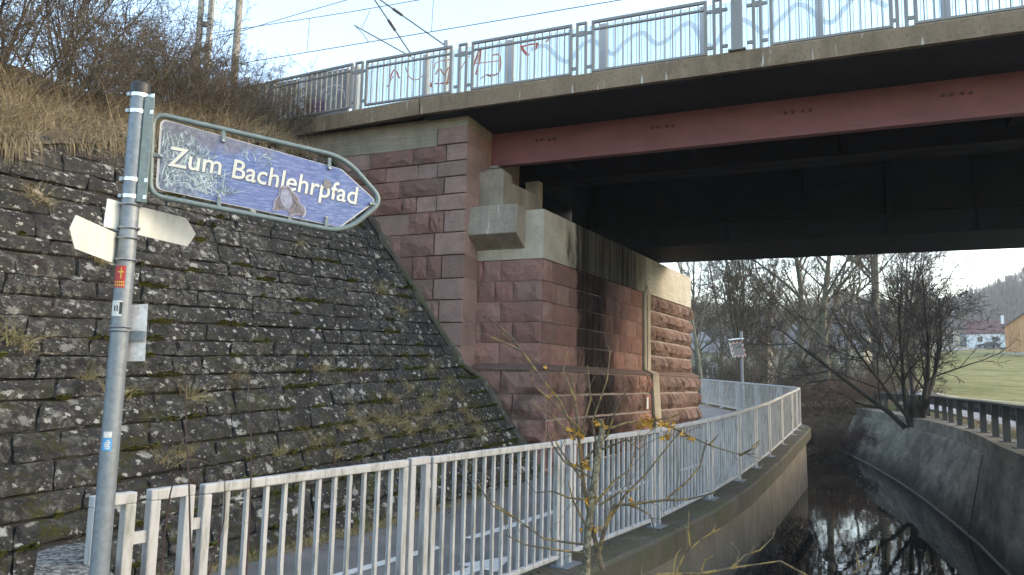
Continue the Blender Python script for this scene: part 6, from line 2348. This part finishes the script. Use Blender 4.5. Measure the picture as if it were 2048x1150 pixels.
MB().tube([ow(740, 21), ow(724, 56)], 0.008, 5).build('steady_wire', M['wire'], om)
# concrete masts among the shrubs
def mast(x, y0, Y, wpx, label, lattice=False):
    p = atY(x, y0, Y)
    zb2 = 6.0
    w_ = wpx * Y / F_PX
    if not lattice:
        t = thing('catenary_mast', V3(p[0], p[1], zb2), label, 'mast')
        MB().tube([V3(p[0], p[1], zb2), V3(p[0], p[1], 13.5)], [w_ / 2 * 1.05, w_ / 2 * 0.85], 14).build('shaft', M['mast'], t)
    else:
        t = thing('catenary_mast', V3(p[0], p[1], zb2), label, 'mast')
        for sgn in (-1, 1):
            mb = MB()
            mb.obox(V3(p[0] + sgn * 0.16 - 0.07, p[1] - 0.07, zb2), (0.14, 0, 0), (0, 0.14, 0), (0, 0, 7.5))
            mb.build('leg', M['mast'], t)
        for k in range(8):
            mb = MB()
            mb.obox(V3(p[0] - 0.089, p[1] - 0.05, zb2 + 0.5 + k * 0.85), (0.178, 0, 0), (0, 0.1, 0), (0, 0, 0.14))
            mb.build('rung', M['mast'], t)
mast(472, 100, 20.0, 16, 'round grey concrete catenary mast among the embankment shrubs')
mast(406, 100, 22.0, 16, 'twin-legged concrete catenary mast with rungs among the embankment shrubs', True)

# ================================================================== HOUSES AND HILL
M['white'] = plain('white_plaster', (0.72, 0.73, 0.75), 0.85, var=0.05)
M['pale'] = plain('dull_plaster', (0.34, 0.31, 0.25), 0.85, var=0.1)
M['cream'] = plain('cream_plaster', (0.40, 0.36, 0.27), 0.85, var=0.06)
M['roof'] = plain('red_roof_tiles', (0.13, 0.058, 0.048), 0.85, scale=1.5, var=0.3)
M['roof_grey'] = plain('grey_roof', (0.17, 0.16, 0.155), 0.85, scale=1.5, var=0.2)
def m_boards():
    n = NT('larch_boards')
    p = n.obj
    s_ = n.sep(p)
    st = n.math('FRACT', n.math('MULTIPLY', s_[0], 3.2))
    gap = n.ramp(st, [(0.0, 0.0), (0.04, 0.0), (0.06, 1.0)])
    cell = n.math('FLOOR', n.math('MULTIPLY', s_[0], 3.2))
    wn_ = n.node('ShaderNodeTexWhiteNoise', noise_dimensions='1D')
    n.set(wn_.inputs['W'], cell)
    c = n.mix(wn_.outputs['Value'], (0.44, 0.225, 0.10), (0.55, 0.30, 0.14))
    c = n.mix(gap, (0.16, 0.075, 0.03), c)
    return n.fin(c, 0.8)
M['boards'] = m_boards()
M['winglass'] = plain('window_glass', (0.05, 0.055, 0.065), 0.15)
def house(name, label, c, w_, d_, eave, ridge, rot, wall, roof, wins=(), chimney=None, ridge_along_x=True, cat='house', door=None):
    """c: middle of the front at ground level; front faces -y (local), rotated by rot"""
    t = thing(name, c, label, cat)
    t.rotation_euler = (0, 0, rot)
    def mk(mb, nm, mat, par=t):
        o = bpy.data.objects.new(nm, mb.mesh(nm, mat))
        COL.objects.link(o)
        o.parent = par
        return o
    mb = MB()
    if ridge_along_x:
        mb.prism([V3(-w_ / 2, 0, -0.6), V3(-w_ / 2, d_, -0.6), V3(-w_ / 2, d_, eave), V3(-w_ / 2, d_ / 2, ridge - 0.12), V3(-w_ / 2, 0, eave)], (w_, 0, 0))
    else:
        mb.prism([V3(-w_ / 2, 0, -0.6), V3(w_ / 2, 0, -0.6), V3(w_ / 2, 0, eave), V3(0, 0, ridge - 0.12), V3(-w_ / 2, 0, eave)], (0, d_, 0))
    wl = mk(mb, 'wall', wall)
    mb = MB()
    o_ = 0.35
    if ridge_along_x:
        k = (ridge - eave) / (d_ / 2)
        mb.prism([V3(-w_ / 2 - o_, -o_, eave - k * o_), V3(-w_ / 2 - o_, d_ / 2, ridge), V3(-w_ / 2 - o_, d_ + o_, eave - k * o_), V3(-w_ / 2 - o_, d_ + o_, eave - k * o_ + 0.14), V3(-w_ / 2 - o_, d_ / 2, ridge + 0.14), V3(-w_ / 2 - o_, -o_, eave - k * o_ + 0.14)], (w_ + 2 * o_, 0, 0))
    else:
        k = (ridge - eave) / (w_ / 2)
        mb.prism([V3(-w_ / 2 - o_, -o_, eave - k * o_), V3(0, -o_, ridge), V3(w_ / 2 + o_, -o_, eave - k * o_), V3(w_ / 2 + o_, -o_, eave - k * o_ + 0.14), V3(0, -o_, ridge + 0.14), V3(-w_ / 2 - o_, -o_, eave - k * o_ + 0.14)], (0, d_ + 2 * o_, 0))
    rf = mk(mb, 'roof', roof)
    for (x, z_, a, b) in wins:
        mb = MB()
        mb.obox(V3(x - a / 2 - 0.06, -0.05, z_ - 0.06), (a + 0.12, 0, 0), (0, 0.04, 0), (0, 0, b + 0.12))
        wf = mk(mb, 'window', M['cream'] if wall is M['white'] else M['white'], wl)
        for sx in (-1, 1):
            mb = MB()
            mb.obox(V3(x + sx * a / 4 - a / 4 + 0.04, -0.065, z_ + 0.03), (a / 2 - 0.08, 0, 0), (0, 0.02, 0), (0, 0, b - 0.06))
            mk(mb, 'pane', M['winglass'], wl)
    if door:
        x, a, b = door
        mb = MB()
        mb.obox(V3(x - a / 2, -0.05, 0), (a, 0, 0), (0, 0.04, 0), (0, 0, b))
        mk(mb, 'door', M['roof_grey'], wl)
    if chimney:
        x, y, h = chimney
        mb = MB()
        mb.obox(V3(x - 0.3, y - 0.3, h - 1.6), (0.6, 0, 0), (0, 0.6, 0), (0, 0, 2.0))
        mk(mb, 'chimney', M['white'], rf)
    return t
p = atY(1976, 696, 165.0)
house('white_house', 'white house with red tiled roof and chimney behind the dark car', V3(atY(1977, 690, 172)[0], 172, float(atY(1976, 690, 172)[2])), 8.6, 7, 2.9, 5.9, R_(-36), M['white'], M['roof'], wins=((-1.6, 0.75, 0.95, 1.15), (1.4, 0.75, 0.95, 1.15)), chimney=(2.9, 2.0, 6.6))
p = atY(2012, 709, 95)
house('wooden_barn', 'orange larch-clad wooden barn with gable at the meadow edge', V3(p[0] + 2.9, 92.1, float(p[2]) - 0.1), 8.2, 12, 3.7, 6.6, R_(-45), M['boards'], M['roof_grey'], ridge_along_x=False, cat='barn')
mb = MB()
pb = V3(p[0] + 2.9, 92.1, float(p[2]) - 0.1)
tag(mb.cbox(pb + V3(0, 0.0, 0.02), V3(math.cos(R_(45)), -math.sin(R_(45)), 0) * 8.4, V3(math.sin(R_(45)), math.cos(R_(45)), 0) * 0.4, Z * 0.7).build('barn_plinth', M['conc_cap']), 'pale concrete footing course along the front of the wooden barn', 'footing')
p = atY(1928, 692, 175)
house('garage', 'small grey garage beside the white house', V3(p[0], 176, float(atY(1928, 694, 176)[2])), 4.6, 6, 2.3, 3.0, R_(-36), M['cream'], M['roof_grey'], cat='garage', door=(0, 2.6, 2.0))
for i, (x, yb, Y, w_, e_, rg_, wm, rm, lb_) in enumerate([
        (1610, 735, 110, 16, 5.4, 9.0, 'cream', 'roof_grey', 'cream house with grey roof glimpsed through the trees'),
        (1425, 752, 95, 12, 4.2, 7.0, 'pale', 'roof_grey', 'dull plastered house with grey roof glimpsed behind the slender tree'),
        (1762, 735, 120, 14, 5.5, 8.6, 'pale', 'roof_grey', 'dull plastered house behind the thickest bare tree'),
        (1865, 715, 150, 10, 4.5, 8.0, 'cream', 'roof_grey', 'cream house behind the dark overhanging tree'),
        (1515, 745, 125, 13, 5.0, 8.4, 'pale', 'roof_grey', 'dull plastered house far behind the traffic mirror')]):
    p = atY(x, yb, Y)
    house('far_house', lb_, V3(p[0], Y, ground_z(p[0], Y) - 0.1), w_, 9, e_, rg_, R_(-34 + 5 * i), M[wm], M[rm], wins=[(a, 1.0, 1.1, 1.3) for a in (-w_ / 3, 0, w_ / 3)] + [(a, 3.2, 1.1, 1.2) for a in (-w_ / 3, w_ / 3)])
# drive in front of the house
cl_ = [atY(x, 700, Y) for x, Y in ((1850, 112), (1880, 124), (1910, 138), (1942, 151), (1977, 160), (2020, 164), (2080, 167))]
mb = MB()
Vv = []
for i, p in enumerate(cl_):
    t = unit((cl_[min(i + 1, 6)] - cl_[max(i - 1, 0)]) * V3(1, 1, 0))
    nn = V3(t[1], -t[0], 0)
    for o_ in (-2.6, 2.6):
        q = p + nn * o_
        Vv.append(V3(q[0], q[1], ground_z(q[0], q[1]) + 0.08))
mb.add(Vv, [(2 * i + 1, 2 * i + 3, 2 * i + 2, 2 * i)[::-1] for i in range(6)])
struct(mb.build('driveway', M['road']))

# dark hatchback on the drive
def car(c, rot):
    t = thing('parked_car', c, 'dark blue hatchback parked on the drive before the white house', 'car')
    t.rotation_euler = (0, 0, rot)
    paint = NT('dark_car_paint').fin((0.012, 0.016, 0.028), 0.25, 0.2)
    def mk(mb, nm, mat, par=t, bev=0):
        o = bpy.data.objects.new(nm, mb.mesh(nm, mat))
        COL.objects.link(o)
        o.parent = par
        if bev:
            m = o.modifiers.new('b', 'BEVEL')
            m.width = bev
            m.segments = 2
        return o
    prof = [(-2.0, 0.25), (2.0, 0.25), (2.03, 0.62), (1.9, 0.85), (1.25, 0.95), (0.85, 1.0), (0.25, 1.42), (-1.1, 1.46), (-1.75, 1.12), (-1.98, 0.95)]
    mb = MB()
    mb.prism([V3(-x, -0.85, z_) for x, z_ in prof], (0, 1.7, 0))
    body = mk(mb, 'body', paint, bev=0.06)
    gl_ = M['winglass']
    for y in (-0.856, 0.852):
        mb = MB()
        mb.prism([V3(-x, y, z_) for x, z_ in [(0.68, 1.02), (0.20, 1.36), (-0.35, 1.38), (-0.35, 1.02)]], (0, 0.006, 0))
        mk(mb, 'side_window', gl_, body)
        mb = MB()
        mb.prism([V3(-x, y, z_) for x, z_ in [(-0.42, 1.02), (-0.42, 1.38), (-1.05, 1.39), (-1.5, 1.12), (-1.45, 1.03)]], (0, 0.006, 0))
        mk(mb, 'side_window', gl_, body)
    for x in (-1.25, 1.25):
        for y in (-0.80, 0.80):
            w0 = MB().tube([V3(-x, y - 0.1, 0.30), V3(-x, y + 0.1, 0.30)], 0.31, 16)
            wh = mk(w0, 'wheel', M['black'])
            mk(MB().tube([V3(-x, y - 0.115, 0.30), V3(-x, y + 0.115, 0.30)], 0.20, 12), 'rim', M['alu'], wh)
    for y in (-0.62, 0.62):
        mk(MB().box((2.0, y, 0.82), 0.10, 0.3, 0.16), 'tail_light', M['st_red'], body)
        mk(MB().box((-1.95, y, 0.70), 0.12, 0.32, 0.14), 'headlight', M['alu'], body)
pc_ = atY(1977, 700, 160.0)
car(V3(pc_[0], pc_[1], ground_z(pc_[0], pc_[1]) + 0.09), R_(-20))

# hill
V = []
az = np.linspace(-8, 125, 120)  # hill extended out of view to the right to block the low sun
rad_ = [200, 240, 280, 320, 360, 400, 450, 520, 620]
def crest(a):
    return float(np.interp(a, [-8, 8, 14, 20, 25, 29, 33, 36, 45, 62], [40, 38, 40, 36, 42, 34, 44, 56, 66, 78]))
for a in az:
    row = []
    for rr_ in rad_:
        X, Y = rr_ * math.sin(R_(a)), rr_ * math.cos(R_(a))
        f = float(np.clip((rr_ - 215) / 200, 0, 1))
        f = f * f * (3 - 2 * f)
        z_ = ground_z(X, Y) - 3 + (crest(a) - ground_z(X, Y)) * f + 2.0 * nz(X * 0.03, Y * 0.03) * f
        row.append((X, Y, z_ + (2.5 if rr_ > 210 else 0)))
    V.append(row)
HV = np.array(V)
nr, nc = HV.shape[:2]
I = np.arange(nr * nc).reshape(nr, nc)
M['hill'] = m_grass('woodland_floor', [(0.3, (0.085, 0.075, 0.055)), (0.6, (0.12, 0.10, 0.07)), (0.8, (0.13, 0.115, 0.06))])
hill = bpy.data.objects.new('hill', mesh_np('hill', HV.reshape(-1, 3), np.stack([I[:-1, :-1], I[1:, :-1], I[1:, 1:], I[:-1, 1:]], -1).reshape(-1, 4), [M['hill']], smooth=True))
link(struct(hill))
# wood on the hill: crowns of fine upright slivers, read as one mass
r = np.random.default_rng(55)
Vs, Fs = [], []
NTREE = 9500
ii = r.integers(4, 54, NTREE)
jj = r.integers(1, nc - 1, NTREE)
fu, fv = r.random(NTREE), r.random(NTREE)
base = (HV[ii, jj] * ((1 - fu) * (1 - fv))[:, None] + HV[ii + 1, jj] * (fu * (1 - fv))[:, None] + HV[ii, jj + 1] * ((1 - fu) * fv)[:, None] + HV[ii + 1, jj + 1] * (fu * fv)[:, None])
KS = 34
Ht = r.uniform(4.5, 7.5, NTREE)
c = np.repeat(base, KS, 0)
h = np.repeat(Ht, KS)
m = len(c)
a = r.uniform(0, 2 * np.pi, m)
t0 = r.uniform(0.05, 0.75, m)
p0 = c + np.stack([np.cos(a) * h * 0.05, np.sin(a) * h * 0.05, h * t0], 1)
rd = h * 0.30 * np.sin(np.clip(t0 + 0.25, 0, 1) * np.pi) ** 0.6 * r.uniform(0.4, 1.1, m)
p1 = c + np.stack([np.cos(a) * rd, np.sin(a) * rd, h * np.clip(t0 + r.uniform(0.12, 0.34, m), 0, 1)], 1)
sv = np.stack([-np.sin(a), np.cos(a), np.zeros(m)], 1) * (h * 0.018)[:, None]
V = np.stack([p0 - sv, p0 + sv, p1], 1).reshape(-1, 3)
F = np.arange(m * 3).reshape(-1, 3)
wood = bpy.data.objects.new('far_wood', mesh_np('far_wood', V, F, [plain('winter_wood', (0.15, 0.135, 0.11), 0.9, scale=0.05, var=0.3)]))
tag(stuff(link(wood)), 'grey leafless wood covering the hill behind the houses', 'wood')

# haze in the valley air
mb = MB()
mb.obox(V3(-1000, -60, -6), (2000, 0, 0), (0, 900, 0), (0, 0, 106))
hm = bpy.data.materials.new('valley_haze')
hm.use_nodes = True
ht = hm.node_tree
ht.nodes.remove(ht.nodes['Principled BSDF'])
pv = ht.nodes.new('ShaderNodeVolumePrincipled')
pv.inputs['Color'].default_value = (0.92, 0.93, 0.95, 1)
pv.inputs['Density'].default_value = 0.0006
pv.inputs['Anisotropy'].default_value = 0.2
ht.links.new(pv.outputs[0], ht.nodes['Material Output'].inputs['Volume'])
stuff(mb.build('haze', hm))
